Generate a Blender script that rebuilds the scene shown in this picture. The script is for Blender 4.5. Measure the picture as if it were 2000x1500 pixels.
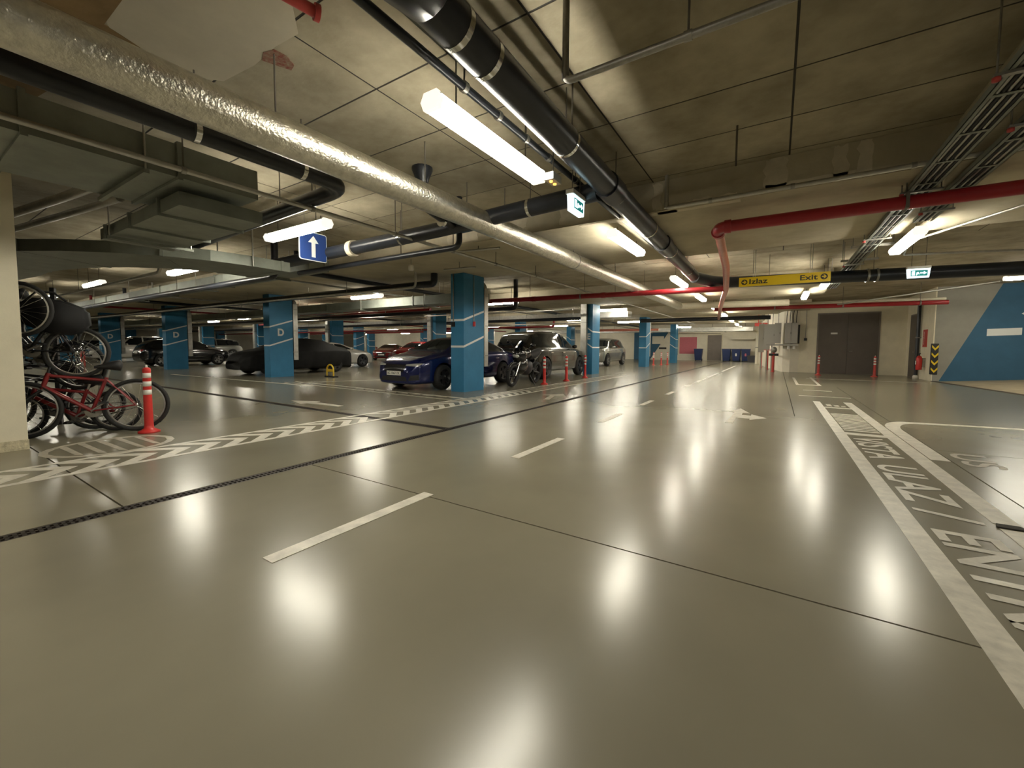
import bpy, bmesh, math, random
import numpy as np
from mathutils import Vector, Matrix
from mathutils.bvhtree import BVHTree
random.seed(7)
for o in list(bpy.data.objects): bpy.data.objects.remove(o)
SC = bpy.context.scene
COL = SC.collection
PI = math.pi
R = math.radians

# ---------------------------------------------------------------- camera
cam_d = bpy.data.cameras.new('camera'); cam = bpy.data.objects.new('camera', cam_d); COL.objects.link(cam)
cam_d.sensor_width = 36.0; cam_d.lens = 36.0*805/2000; cam_d.shift_y = -0.012; cam_d.clip_start = .02; cam_d.clip_end = 200
yaw, pitch, roll = math.atan(516/805), math.atan(48/805), 0.006
cam.location = (0, 0, 1.15)
cam.matrix_world = Matrix.Translation((0,0,1.15)) @ Matrix.Rotation(yaw,4,'Z') @ Matrix.Rotation(PI/2-pitch,4,'X') @ Matrix.Rotation(roll,4,'Z')
SC.camera = cam
# ---------------------------------------------------------------- world + exposure
w = bpy.data.worlds.new('world'); SC.world = w; w.use_nodes = True
w.node_tree.nodes['Background'].inputs[0].default_value = (.9,.88,.8,1)
w.node_tree.nodes['Background'].inputs[1].default_value = 0.0
SC.view_settings.view_transform = 'Standard'; SC.view_settings.look = 'None'
SC.view_settings.gamma = 1; SC.view_settings.use_curve_mapping = False
SC.view_settings.exposure = 0.0
SC.cycles.max_bounces = 5; SC.cycles.diffuse_bounces = 4; SC.cycles.glossy_bounces = 2; SC.cycles.adaptive_threshold = .04; SC.cycles.adaptive_min_samples = 16; SC.cycles.use_light_tree = False; SC.cycles.transmission_bounces = 2; SC.cycles.caustics_reflective = False; SC.cycles.caustics_refractive = False
LAMP = 62.0          # emission of the strip lights

# ---------------------------------------------------------------- materials
M = {}
def mat(name, col, rough=.6, metal=0., var=.0, vscale=3., bump=0., bscale=60., spec=.5, coat=0., rvar=0., col2=None, emit=None, estr=0., objvar=0., stretch=None, alpha=None):
    m = bpy.data.materials.new(name); m.use_nodes = True; nt = m.node_tree; b = nt.nodes['Principled BSDF']
    c = (*col, 1)
    b.inputs['Base Color'].default_value = c; b.inputs['Roughness'].default_value = rough; b.inputs['Metallic'].default_value = metal
    b.inputs['Specular IOR Level'].default_value = spec; b.inputs['Coat Weight'].default_value = coat; b.inputs['Coat Roughness'].default_value = .06
    L = nt.links.new
    tc = nt.nodes.new('ShaderNodeTexCoord')
    geo = nt.nodes.new('ShaderNodeNewGeometry')
    mp = nt.nodes.new('ShaderNodeMapping'); L(geo.outputs['Position'], mp.inputs[0])
    if stretch: mp.inputs['Scale'].default_value = stretch
    if var or col2:
        n = nt.nodes.new('ShaderNodeTexNoise'); n.inputs['Scale'].default_value = vscale; n.inputs['Detail'].default_value = 5; n.inputs['Roughness'].default_value = .62
        L(mp.outputs[0], n.inputs['Vector'])
        r = nt.nodes.new('ShaderNodeValToRGB'); L(n.outputs['Fac'], r.inputs[0])
        if col2: a, d = c, (*col2, 1)
        else: a, d = tuple(max(0, x*(1-var)) for x in col)+(1,), tuple(min(1, x*(1+var)) for x in col)+(1,)
        r.color_ramp.elements[0].position = .3; r.color_ramp.elements[1].position = .7
        r.color_ramp.elements[0].color = a; r.color_ramp.elements[1].color = d
        out = r.outputs[0]
        if objvar:
            oi = nt.nodes.new('ShaderNodeObjectInfo'); mr = nt.nodes.new('ShaderNodeMapRange')
            L(oi.outputs['Random'], mr.inputs[0]); mr.inputs[3].default_value = 1-objvar; mr.inputs[4].default_value = 1+objvar
            hs = nt.nodes.new('ShaderNodeHueSaturation'); L(out, hs.inputs['Color']); L(mr.outputs[0], hs.inputs['Value']); out = hs.outputs[0]
        L(out, b.inputs['Base Color'])
    if rvar:
        n2 = nt.nodes.new('ShaderNodeTexNoise'); n2.inputs['Scale'].default_value = vscale*1.7; n2.inputs['Detail'].default_value = 6
        L(mp.outputs[0], n2.inputs['Vector']); mr2 = nt.nodes.new('ShaderNodeMapRange'); L(n2.outputs['Fac'], mr2.inputs[0])
        mr2.inputs[1].default_value = .3; mr2.inputs[2].default_value = .7
        mr2.inputs[3].default_value = rough-rvar; mr2.inputs[4].default_value = rough+rvar; L(mr2.outputs[0], b.inputs['Roughness'])
    if bump:
        n3 = nt.nodes.new('ShaderNodeTexNoise'); n3.inputs['Scale'].default_value = bscale; n3.inputs['Detail'].default_value = 4
        L(geo.outputs['Position'], n3.inputs['Vector']); bp = nt.nodes.new('ShaderNodeBump'); bp.inputs['Strength'].default_value = bump; bp.inputs['Distance'].default_value = .01
        L(n3.outputs['Fac'], bp.inputs['Height']); L(bp.outputs[0], b.inputs['Normal'])
    if emit:
        b.inputs['Emission Color'].default_value = (*emit, 1); b.inputs['Emission Strength'].default_value = estr
    M[name] = m
    return m
mat('concrete_floor', (.29,.26,.19), .24, 0, 0, 1, 0, 22, .5)
def floor_nodes():
    m=M['concrete_floor']; nt=m.node_tree; b=nt.nodes['Principled BSDF']; L=nt.links.new
    geo=nt.nodes.new('ShaderNodeNewGeometry')
    def noise(scale,det,st=(1,1,1),rough=.5):
        mp=nt.nodes.new('ShaderNodeMapping'); mp.inputs['Scale'].default_value=st; L(geo.outputs['Position'],mp.inputs[0])
        n=nt.nodes.new('ShaderNodeTexNoise'); n.inputs['Scale'].default_value=scale; n.inputs['Detail'].default_value=det; n.inputs['Roughness'].default_value=rough
        n.inputs['Distortion'].default_value=.0; L(mp.outputs[0],n.inputs['Vector']); return n.outputs['Fac']
    def rng(f,a,c,lo=.15,hi=.85):
        r=nt.nodes.new('ShaderNodeMapRange'); r.inputs[1].default_value=lo; r.inputs[2].default_value=hi; r.inputs[3].default_value=a; r.inputs[4].default_value=c; L(f,r.inputs[0]); return r.outputs[0]
    n1=noise(.5,2); n2=noise(1.9,3,(1.25,1,1),.5)
    mx=nt.nodes.new('ShaderNodeMath'); mx.operation='MULTIPLY'; L(rng(n1,.80,1.20),mx.inputs[0]); L(rng(n2,.93,1.07),mx.inputs[1])
    hs=nt.nodes.new('ShaderNodeHueSaturation'); hs.inputs['Color'].default_value=(.232,.212,.155,1); L(mx.outputs[0],hs.inputs['Value']); L(hs.outputs[0],b.inputs['Base Color'])
    b.inputs['Roughness'].default_value=.23
    pass
floor_nodes()
mat('joint', (.035,.03,.025), .8)
mat('paint_white', (.66,.62,.53), .38, 0, .22, 9, rvar=.08)
mat('paint_worn', (.46,.42,.34), .4, 0, .3, 7)
mat('ceiling', (.29,.252,.175), .9, 0, 0, 1.7, .25, 25, .2, col2=(.50,.447,.33), objvar=.09)
mat('ceiling_patch', (.24,.16,.075), .9, 0, .3, 2, .2, 25, .2)
mat('ceiling_smooth', (.54,.49,.385), .9, 0, .1, 2, .1, 25, .2)
mat('ceiling_stain_red', (.24,.05,.04), .9, 0, 0, 28, .1, 25, .2, col2=(.33,.27,.19))
mat('beam', (.42,.37,.27), .9, 0, 0, 1.6, .25, 30, .2, col2=(.56,.51,.38))
mat('beam_patch', (.62,.56,.44), .9, 0, .15, 4, .2, 30, .2)
mat('cream', (.80,.74,.58), .8, 0, .07, 2.5, .1, 60, .3)
mat('cream_rough', (.60,.54,.38), .9, 0, .3, 25, .8, 45, .2)
mat('white_wall', (.82,.77,.65), .8, 0, .06, 2, .1, 60, .3)
mat('grey_wall', (.30,.29,.255), .8, 0, .08, 2, .1, 60, .3)
mat('blue_wall', (.045,.125,.215), .7, 0, .08, 2, .1, 60, .3)
mat('blue', (.035,.19,.36), .55, 0, .10, 2.5, .06, 60, .4)
mat('stripe_white', (.75,.77,.76), .6)
mat('galv', (.50,.49,.45), .38, .85, .16, 6, .05, 40)
mat('galv_dark', (.25,.27,.235), .5, .3, .14, 4, .05, 40)
mat('silver', (.70,.67,.58), .34, 1., .18, 14, .9, 42)
mat('cream_pipe', (.62,.57,.44), .45, .0, .08, 4)
mat('black_pipe', (.018,.021,.028), .33, 0, .2, 5, spec=.5)
mat('steel', (.33,.32,.29), .45, .8, .15, 20)
mat('rod', (.17,.155,.13), .55, .6)
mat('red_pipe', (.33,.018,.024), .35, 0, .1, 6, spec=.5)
mat('red_pipe_lit', (.52,.17,.11), .3, 0, .12, 8, spec=.6)  # lighter copy of the pipe red, lamplight painted into the colour
mat('red', (.62,.035,.03), .4, 0, .08, 10)
mat('red_faded', (.50,.06,.05), .5, 0, .1, 10)
mat('white', (.75,.73,.68), .5)
mat('white_plastic', (.78,.77,.73), .45)
mat('yellow', (.80,.56,.015), .45)
mat('yellow_rail', (.75,.50,.03), .45)
mat('ink', (.03,.03,.03), .6)
mat('sign_blue', (.018,.05,.21), .45)
mat('sign_green', (.02,.22,.20), .4, emit=(.02,.30,.28), estr=.5)
mat('sign_lit', (.8,.95,.95), .4, emit=(.72,.95,1.), estr=2.2)
mat('lamp_on', (.95,.93,.88), .4, emit=(1.,.94,.78), estr=LAMP)
mat('lamp_cap', (.8,.78,.72), .4, emit=(1.,.94,.80), estr=1.1); M['lamp_cap'].cycles.emission_sampling='NONE'
mat('lamp_house', (.55,.54,.5), .5)
mat('door_brown', (.115,.095,.078), .55, 0, .08, 3)
mat('door_grey', (.20,.17,.15), .55, 0, .08, 3)
mat('black', (.012,.012,.013), .5)
mat('black_gloss', (.010,.010,.011), .15, 0, spec=.5, coat=.6)
mat('rubber', (.016,.016,.016), .75)
mat('rubber_worn', (.05,.045,.038), .8)
mat('chrome', (.72,.72,.70), .15, 1.)
mat('alloy', (.30,.30,.30), .3, .9)
mat('alloy_dark', (.06,.06,.065), .35, .7)
mat('glass_dark', (.012,.014,.015), .06, 0, spec=.6)
mat('glass_lamp', (.55,.55,.52), .12, .4, spec=.7)
mat('tail_red', (.30,.015,.015), .2, coat=.5)
mat('cover', (.010,.010,.010), .72, 0, .3, 6, .25, 30, .3)
mat('car_blue', (.006,.012,.085), .2, .3, coat=1.)
mat('car_black', (.007,.007,.008), .2, .2, coat=1.)
mat('car_grey', (.022,.020,.016), .25, .4, coat=1.)
mat('car_white', (.62,.60,.55), .25, 0, coat=1.)
mat('car_silver', (.33,.33,.30), .25, .6, coat=1.)
mat('car_red', (.16,.01,.014), .25, .2, coat=1.)
mat('car_red_bright', (.33,.015,.02), .25, .2, coat=1.)
mat('bike_red', (.22,.012,.016), .35, .1, coat=.4)
mat('bike_teal', (.02,.12,.12), .35, .1, coat=.4)
mat('bike_dark', (.02,.02,.024), .35, .1, coat=.4)
mat('bike_silver', (.35,.34,.32), .35, .6)
mat('bag', (.008,.008,.009), .8)
mat('bin_blue', (.012,.028,.11), .5)
mat('poster_pink', (.58,.16,.20), .6, 0, .08, 20)
mat('cabinet', (.36,.35,.32), .5, .2)
mat('grate', (.045,.036,.030), .55, .5)
mat('kerb', (.06,.05,.04), .8)
mat('ramp', (.36,.30,.20), .6, 0, .15, 3, .1, 30)
mat('timber', (.45,.33,.20), .7, 0, .15, 5)

for k_ in ('sign_lit','sign_green'): M[k_].cycles.emission_sampling = 'NONE'
# ---------------------------------------------------------------- mesh builder
class MB:
    def __init__(s): s.v=[]; s.f=[]; s.sm=[]
    def add(s, vs, fs, smooth=False):
        n=len(s.v); s.v += [tuple(v) for v in vs]; s.f += [tuple(i+n for i in f) for f in fs]; s.sm += [smooth]*len(fs); return s
    def box(s, lo, hi):
        x0,y0,z0=lo; x1,y1,z1=hi
        return s.add([(x0,y0,z0),(x1,y0,z0),(x1,y1,z0),(x0,y1,z0),(x0,y0,z1),(x1,y0,z1),(x1,y1,z1),(x0,y1,z1)],
                     [(0,3,2,1),(4,5,6,7),(0,1,5,4),(1,2,6,5),(2,3,7,6),(3,0,4,7)])
    def prism(s, poly, axis, a, b):
        # poly in the two other axes (cyclic order: axis x -> (y,z), y -> (x,z), z -> (x,y))
        def P(p,t): return {'x':(t,p[0],p[1]),'y':(p[0],t,p[1]),'z':(p[0],p[1],t)}[axis]
        n=len(poly); vs=[P(p,a) for p in poly]+[P(p,b) for p in poly]
        fs=[tuple(range(n-1,-1,-1)),tuple(range(n,2*n))]+[(i,(i+1)%n,n+(i+1)%n,n+i) for i in range(n)]
        return s.add(vs,fs)
    def cyl(s, p, q, r, r2=None, n=12, caps=True):
        p=Vector(p); q=Vector(q); r2=r if r2 is None else r2
        d=(q-p).normalized(); a=d.orthogonal().normalized(); b=d.cross(a)
        vs=[]
        for c,rr in ((p,r),(q,r2)):
            vs += [c+(a*math.cos(2*PI*i/n)+b*math.sin(2*PI*i/n))*rr for i in range(n)]
        s.add(vs,[(i,(i+1)%n,n+(i+1)%n,n+i) for i in range(n)],True)
        if caps: s.add(vs,[tuple(range(n-1,-1,-1)),tuple(range(n,2*n))])
        return s
    def tube(s, pts, r, n=10, closed=False, caps=True):
        pts=[Vector(p) for p in pts]; m=len(pts)
        rs = r if isinstance(r,(list,tuple)) else [r]*m
        vs=[]; prev=None
        for i,p in enumerate(pts):
            if closed: t=(pts[(i+1)%m]-pts[i-1]).normalized()
            else:
                t=(pts[min(i+1,m-1)]-pts[max(i-1,0)]).normalized()
            if prev is None: a=t.orthogonal().normalized()
            else:
                a=prev-t*prev.dot(t)
                a=a.normalized() if a.length>1e-6 else t.orthogonal().normalized()
            prev=a; b=t.cross(a)
            vs+=[p+(a*math.cos(2*PI*k/n)+b*math.sin(2*PI*k/n))*rs[i] for k in range(n)]
        fs=[]
        for i in range(m if closed else m-1):
            j=(i+1)%m
            fs+=[(i*n+k,i*n+(k+1)%n,j*n+(k+1)%n,j*n+k) for k in range(n)]
        s.add(vs,fs,True)
        if caps and not closed: s.add(vs[:n],[tuple(range(n-1,-1,-1))]); s.add(vs[-n:],[tuple(range(n))])
        return s
    def lathe(s, prof, n=24, mtx=None):
        vs=[]; fs=[]; m=len(prof)
        for k in range(n):
            a=2*PI*k/n
            for r,z in prof:
                v=Vector((r*math.cos(a),r*math.sin(a),z)); vs.append(mtx@v if mtx else v)
        for k in range(n):
            j=(k+1)%n
            for i in range(m-1): fs.append((k*m+i,j*m+i,j*m+i+1,k*m+i+1))
        return s.add(vs,fs,True)
    def xf(s, mtx):
        s.v=[tuple(mtx@Vector(v)) for v in s.v]; return s
    def mesh(s, name, m):
        me=bpy.data.meshes.new(name); me.from_pydata(s.v,[],s.f); me.polygons.foreach_set('use_smooth',s.sm); me.update()
        if m: me.materials.append(M[m] if isinstance(m,str) else m)
        return me
    def build(s, name, m, parent=None, **kw):
        return place(name, s.mesh(name,m), parent, **kw)
def place(name, me, parent=None, label=None, cat=None, group=None, kind=None, loc=None, mtx=None):
    o=bpy.data.objects.new(name, me); COL.objects.link(o)
    if parent: o.parent=parent
    if loc is not None: o.location=loc
    if mtx is not None: o.matrix_local=mtx
    tag(o,label,cat,group,kind); return o
def tag(o,label=None,cat=None,group=None,kind=None):
    if label: o['label']=label
    if cat: o['category']=cat
    if group: o['group']=group
    if kind: o['kind']=kind
    return o
def empty(name, loc=(0,0,0), rz=0, **kw):
    o=place(name,None,**kw); o.location=loc; o.rotation_euler=(0,0,rz); o.empty_display_size=.1; return o
def bm_mesh(name, bm, m, smooth=False):
    me=bpy.data.meshes.new(name); bm.to_mesh(me); bm.free()
    if smooth: me.polygons.foreach_set('use_smooth',[True]*len(me.polygons))
    me.materials.append(M[m]); return me
def arc(c, r, a0, a1, n, ax='z'):
    out=[]
    for i in range(n+1):
        a=a0+(a1-a0)*i/n; u,v=r*math.cos(a),r*math.sin(a)
        out.append({'z':(c[0]+u,c[1]+v,c[2]),'y':(c[0]+u,c[1],c[2]+v),'x':(c[0],c[1]+u,c[2]+v)}[ax])
    return out
def text_mesh(s, m, extrude=0.0, align='LEFT', space=1., bold=.018):
    cu=bpy.data.curves.new('t','FONT'); cu.body=s; cu.align_x=align; cu.extrude=extrude; cu.space_character=space; cu.offset=bold; cu.resolution_u=4
    o=bpy.data.objects.new('t',cu); COL.objects.link(o)
    dg=bpy.context.evaluated_depsgraph_get(); me=bpy.data.meshes.new_from_object(o.evaluated_get(dg))
    bpy.data.objects.remove(o); bpy.data.curves.remove(cu)
    me.materials.clear(); me.materials.append(M[m]); return me
def fit_text(name, s, m, org, ux, uy, width, height, parent, thick=.002, space=1., bold=.018, **kw):
    """text filling a width x height box at org, running along ux, standing along uy"""
    me=text_mesh(s,m,0,space=space,bold=bold); co=np.array([v.co[:] for v in me.vertices]); lo=co.min(0); hi=co.max(0)
    ux=Vector(ux); uy=Vector(uy); un=ux.cross(uy)
    for v in me.vertices:
        a=(v.co.x-lo[0])/(hi[0]-lo[0])*width; b=(v.co.y-lo[1])/max(1e-6,hi[1]-lo[1])*height
        v.co=Vector(org)+ux*a+uy*b+un*thick
    me.name=name; return place(name,me,parent,**kw)

# ================================================================ SETTING
S=3.40       # slab soffit
# ---- floor: slab panels with recessed joints
fl=MB().box((-62,-8,-.3),(16,44,-.03)).build('floor','joint',kind='structure',label='polished beige concrete garage floor with saw-cut joints and painted lines')
DX0,DX1=-3.885,-3.755        # long drain channel
G=.006
rects=[]
ysl=[-8,.925,4.26]; ysl2=[4.40,12.9,21.5,30.1,44]
for xs in ([-62,-41,-24,-11,DX0],):
    for a,b in zip(xs[:-1],xs[1:]):
        for c,d in zip(ysl[:-1],ysl[1:]): rects.append((a,b,c,d))
        for c,d in zip(ysl2[:-1],ysl2[1:]): rects.append((a,b,c,d))
rects += [(DX1,1.56,-8,-2.6),(DX1,1.56,-2.6,2.27),(1.56,16,-8,2.27),(DX1,1.56,2.27,8.5),(1.56,16,2.27,6.56),(1.56,16,6.56,9.25),
          (DX1,.30,8.5,15.9),(.30,1.56,8.5,15.9),(1.56,16,9.25,15.9),(DX1,.30,15.9,25),(.30,16,15.9,25),(DX1,.30,25,34),(DX1,.30,34,44),(.3,16,25,44)]
for a,b,c,d in rects:
    ga=0 if a in (DX1,) else G; gb=0 if b in (DX0,) else G
    MB().box((a+ga,c+G,-.2),(b-gb,d-G,0)).build('floor_slab','concrete_floor',fl)
# ---- drains
def grate(p,q,width,parent,name='drain_grate'):
    p=Vector(p); q=Vector(q); d=(q-p); L=d.length; d.normalize(); n=Vector((-d.y,d.x,0))
    b=MB()
    def bar(c0,c1,wd):
        nn=(c1-c0).normalized(); s=Vector((-nn.y,nn.x,0))*wd/2
        vs=[c0-s,c1-s,c1+s,c0+s]
        b.add([v+Vector((0,0,-.02)) for v in vs]+[v+Vector((0,0,-.002)) for v in vs],[(4,5,6,7),(0,1,5,4),(1,2,6,5),(2,3,7,6),(3,0,4,7)])
    bar(p+n*(width/2-.012),q+n*(width/2-.012),.022); bar(p-n*(width/2-.012),q-n*(width/2-.012),.022); bar(p,q,.014)
    k=int(L/.034)
    for i in range(k):
        c=p+d*(.017+.034*i); bar(c-n*(width/2-.02),c+n*(width/2-.02),.017)
    return b.build(name,'grate',parent)
dr=empty('drain_channel',(0,0,0),label='long dark slotted floor drain running the length of the driving lane',cat='floor drain')
for i in range(16): grate((-3.82,-3+i,0),(-3.82,-2.004+i,0),.128,dr)
for i in range(9): grate((-3.82,13+3*i,0),(-3.82,15.99+3*i,0),.128,dr)
dr2=empty('cross_drain',(0,0,0),label='narrow slotted floor drain crossing the side aisle from the long drain',cat='floor drain')
for i in range(10): grate((-3.89-1.2*i,4.33,0),(-3.89-1.2*(i+.995),4.33-.0*i,0),.13,dr2)
for i in range(8): grate((-15.89-4*i,4.33,0),(-19.88-4*i,4.33,0),.13,dr2)
# ---- painted marks (thin paint film on the slab)
PZ=.003
def paint(name,poly,m='paint_white',holes=None):
    return MB().prism(poly,'z',.0005,PZ).build(name,m,fl)
def quad(name,x0,x1,y0,y1,m='paint_white'): return paint(name,[(x0,y0),(x1,y0),(x1,y1),(x0,y1)],m)
for a,b in [(-2.7,-1.5),(1.10,2.32),(3.58,4.68),(6.05,7.02),(8.35,9.2),(10.6,11.4),(12.9,13.9),(15.2,16.3),(17.4,21),(23,31)]: quad('lane_dash',-2.305,-2.205,a,b,'paint_white')
quad('path_edge_line',.71,.835,1.2,11.2); quad('path_edge_line',1.25,1.385,3.98,11.3); quad('path_edge_line',1.25,1.385,1.2,3.88)
quad('path_bar',.835,1.25,10.1,10.22); quad('path_bar',.835,1.25,7.08,7.25)
for i in range(13): quad('path_bar',.85,1.235,7.42+i*.148,7.42+i*.148+.072)
for k,(a,b) in enumerate([(.90,.98),(1.02,1.1),(1.13,1.2)]): quad('path_symbol',a,b,10.4,10.75-.1*k,'paint_worn')
fit_text('path_lettering','VISTA','paint_white',(.87,6.95,.0008),(0,-1,0),(1,0,0),1.27,.31,fl)
fit_text('path_lettering','ULAZ','paint_white',(.87,5.42,.0008),(0,-1,0),(1,0,0),1.2,.31,fl)
fit_text('path_lettering','/','paint_white',(.87,4.06,.0008),(0,-1,0),(1,0,0),.17,.33,fl)
fit_text('path_lettering','ENTRANCE','paint_white',(.87,3.64,.0008),(0,-1,0),(1,0,0),2.25,.31,fl)
# kerb-side curve to the right
cv=[(1.40,5.95),(1.40,8.0)]+[(1.40+.42*(1-math.cos(a)),8.0+.85*math.sin(a)) for a in np.linspace(.1,PI/2,9)]+[(2.6,8.98),(3.4,9.1)]
ci=[(1.55,5.95),(1.55,7.85)]+[(1.55+.34*(1-math.cos(a)),7.85+.84*math.sin(a)) for a in np.linspace(.1,PI/2,9)]+[(2.6,8.86),(3.4,8.97)]
for i in range(len(cv)-1): paint('curve_line',[cv[i],ci[i],ci[i+1],cv[i+1]])
fit_text('lane_lettering','US','paint_worn',(1.63,6.45,.0008),(0,-1,0),(1,0,0),.62,.30,fl)
# box outline farther on
quad('box_line',.56,.64,16,20); quad('box_line',.64,1.14,16,16.25); quad('box_line',1.14,1.22,16,20.4)
quad('path_bar',.5,1.5,12.3,12.42,'paint_worn'); quad('path_bar',.66,1.3,14,14.15,'paint_worn'); quad('path_bar',1.0,4.4,19.6,19.8,'paint_worn')
# straight + right arrow
paint('lane_arrow',[(-.64,7.15),(-.53,7.15),(-.53,7.75),(-.33,7.75),(-.33,7.62),(-.10,7.95),(-.33,8.28),(-.33,8.1),(-.47,8.12),(-.47,8.4),(-.36,8.4),(-.54,8.98),(-.71,8.4),(-.6,8.4),(-.6,7.9)])
paint('lane_arrow',[(-7.0,4.78),(-7.9,4.70),(-7.9,4.58),(-8.55,4.75),(-7.95,5.02),(-7.92,4.90),(-7.0,4.90)])
paint('lane_arrow',[(-4.72,8.75),(-4.52,8.75),(-4.3,8.0),(-4.18,8.05),(-4.4,8.75),(-4.1,8.75),(-4.42,9.25)],'paint_worn')
# chevron strip along the parking rows
quad('strip_line',-5.27,-5.20,-2,17); quad('strip_line',-5.86,-5.80,-2,7.2); quad('strip_line',-5.86,-5.80,7.8,17)
y=-1.8
while y<9.3:
    if not 4.1<y<4.4:
        paint('strip_chevron',[(-5.80,y),(-5.53,y+.27),(-5.27,y+.02),(-5.27,y+.17),(-5.53,y+.42),(-5.80,y+.15)])
    y+=.30
y=9.4
while y<16.8: paint('strip_chevron',[(-5.80,y),(-5.27,y+.05),(-5.27,y+.16),(-5.80,y+.11)],'paint_worn'); y+=.3
# branch strip in front of the column
paint('strip_line',[(-13,7.35),(-5.9,7.12),(-5.9,7.19),(-13,7.42)]); paint('strip_line',[(-13,7.0),(-5.6,6.72),(-5.6,6.79),(-13,7.07)],'paint_worn')
x=-9.6
while x<-6.0: paint('strip_chevron',[(x,7.08),(x+.18,6.95+.1),(x+.36,7.08),(x+.28,7.14),(x+.16,7.14)],'paint_worn'); x+=.42
paint('bay_line',[(-20,6.35),(-11.2,6.78),(-11.2,6.90),(-20,6.47)],'paint_white')
paint('bay_line',[(-12.8,6.8),(-12.68,6.8),(-10.9,10.3),(-11.02,10.3)],'paint_worn')
# round striped emblem by the bicycles
cx,cy,rr=-6.36,1.45,.56
ring=MB()
for i in range(20):
    a0=2*PI*i/20; a1=2*PI*(i+1)/20
    P=lambda a,r:(cx+r*.92*math.cos(a),cy+r*math.sin(a))
    paint('emblem_ring',[P(a0,rr-.07),P(a0,rr),P(a1,rr),P(a1,rr-.07)],'paint_worn')
for i in range(5):
    yy=-.36+.16*i; hx=math.sqrt(max(.01,.47**2-(yy+.03)**2))*.92
    paint('emblem_bar',[(cx-hx,cy+yy),(cx+hx*.8,cy+yy+.02),(cx+hx,cy+yy+.07),(cx-hx,cy+yy+.06)],'paint_worn')
# rubber kerb block lying on path line
MB().prism([(1.24,3.89),(1.40,3.90),(1.37,3.97),(1.26,3.965)],'z',.0032,.010).build('rubber_block','rubber_worn',label='small dark rubber scrap on the white path line',cat='rubber scrap')

# ---- ramp on the right
rp=MB().add([(4.86,20.8,.0),(5.45,15.9,.0),(6.3,9,.0),(16,9,.8),(16,20.8,.85),(4.86,20.8,-.02),(6.3,9,-.02),(16,9,-.02),(16,20.8,-.02)],[(0,1,2,3,4),(2,6,7,3),(3,7,8,4)])
rp.build('ramp','ramp',kind='structure',label='beige concrete ramp rising towards the blue wall')
MB().prism([(4.74,20.8),(5.33,15.9),(6.15,9),(6.3,9),(5.45,15.9),(4.86,20.8)],'z',.001,.012).build('trim_1','kerb',kind='structure',label='dark joint strip along the foot of the ramp')
# ---- walls
def wall(name,lo,hi,m,label): return MB().box(lo,hi).build(name,m,kind='structure',label=label)
wl=wall('wall_left',(-7.25,-8,0),(-6.875,.9,S),'cream','cream painted wall end at the left edge beside the bicycles')
b=MB().box((-7.256,-8,.001),(-6.869,.906,.11)); b.build('baseboard_left','cream_rough',kind='structure',label='rough unpainted render along the foot of the cream wall end')
wall('wall_back',(-62,-8.3,0),(16,-8,S),'grey_wall','grey wall behind the viewpoint')
wall('wall_right',(14,-8,0),(14.3,44,S),'grey_wall','grey wall beyond the ramp')
wall('wall_farleft',(-62.3,-8,0),(-62,44,S),'white_wall','pale wall at the far left end of the garage')
wf=wall('wall_far',(-62,42,0),(-1.3,42.3,S),'white_wall','cream end wall far down the driving lane')
wb=MB().box((4.75,20.8,0),(14,25,S)).build('wall_blue','cream',kind='structure',label='wall with grey and blue diagonal paint beside the ramp')
yq=20.8-.006
MB().prism([(4.78,.0),(4.95,.0),(6.36,S),(4.78,S)],'y',yq,20.799).build('grey_paint','grey_wall',wb,label='grey painted field')
MB().prism([(4.95,.0),(14,.0),(14,S),(6.36,S)],'y',yq,20.799).build('blue_paint','blue_wall',wb,label='blue painted field')
MB().prism([(6.06,1.63),(6.86,1.66),(6.86,1.90),(6.06,1.87)],'y',yq-.006,yq).build('white_bar','stripe_white',wb,label='blank white bar')
MB().prism([(6.82,2.37),(7.3,2.0),(7.3,2.74)],'y',yq-.006,yq).build('white_arrow','stripe_white',wb,label='white arrow tip')
wd=wall('wall_door',(.9,24.5,0),(4.75,24.8,S),'cream','cream wall with the wide brown service door')
# curved wall running back
cw=[(.9,24.5),(.55,24.35),(.25,24.6),(.12,25.2),(-.12,27),(-.55,30),(-.95,34),(-1.25,38),(-1.3,42.3)]
b=MB()
b.prism(cw+[(2,42.3),(2,24.7)],'z',0,S)
b.build('wall_curved','white_wall',kind='structure',label='white curved wall with electrical cabinets')
# service door
dd=empty('door_1',(2.73,24.5,0),kind='structure',label='wide brown double service door between two red posts')
MB().box((-1.14,-.03,.0),(1.14,-.001,2.84)).build('frame','door_grey',dd)
for s in (-1,1): MB().box((min(0,s*1.08)+(.006 if s>0 else 0),-.05,.02),(max(0,s*1.08)-(.006 if s<0 else 0),-.03,2.78)).build('leaf','door_brown',dd)
MB().box((-.62,-.056,1.84),(-.37,-.05,1.92)).build('name_plate','white',dd)
MB().cyl((.08,-.05,1.05),(.08,-.10,1.05),.012).cyl((.08,-.10,1.05),(.2,-.10,1.05),.011).build('handle','steel',dd)
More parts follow.
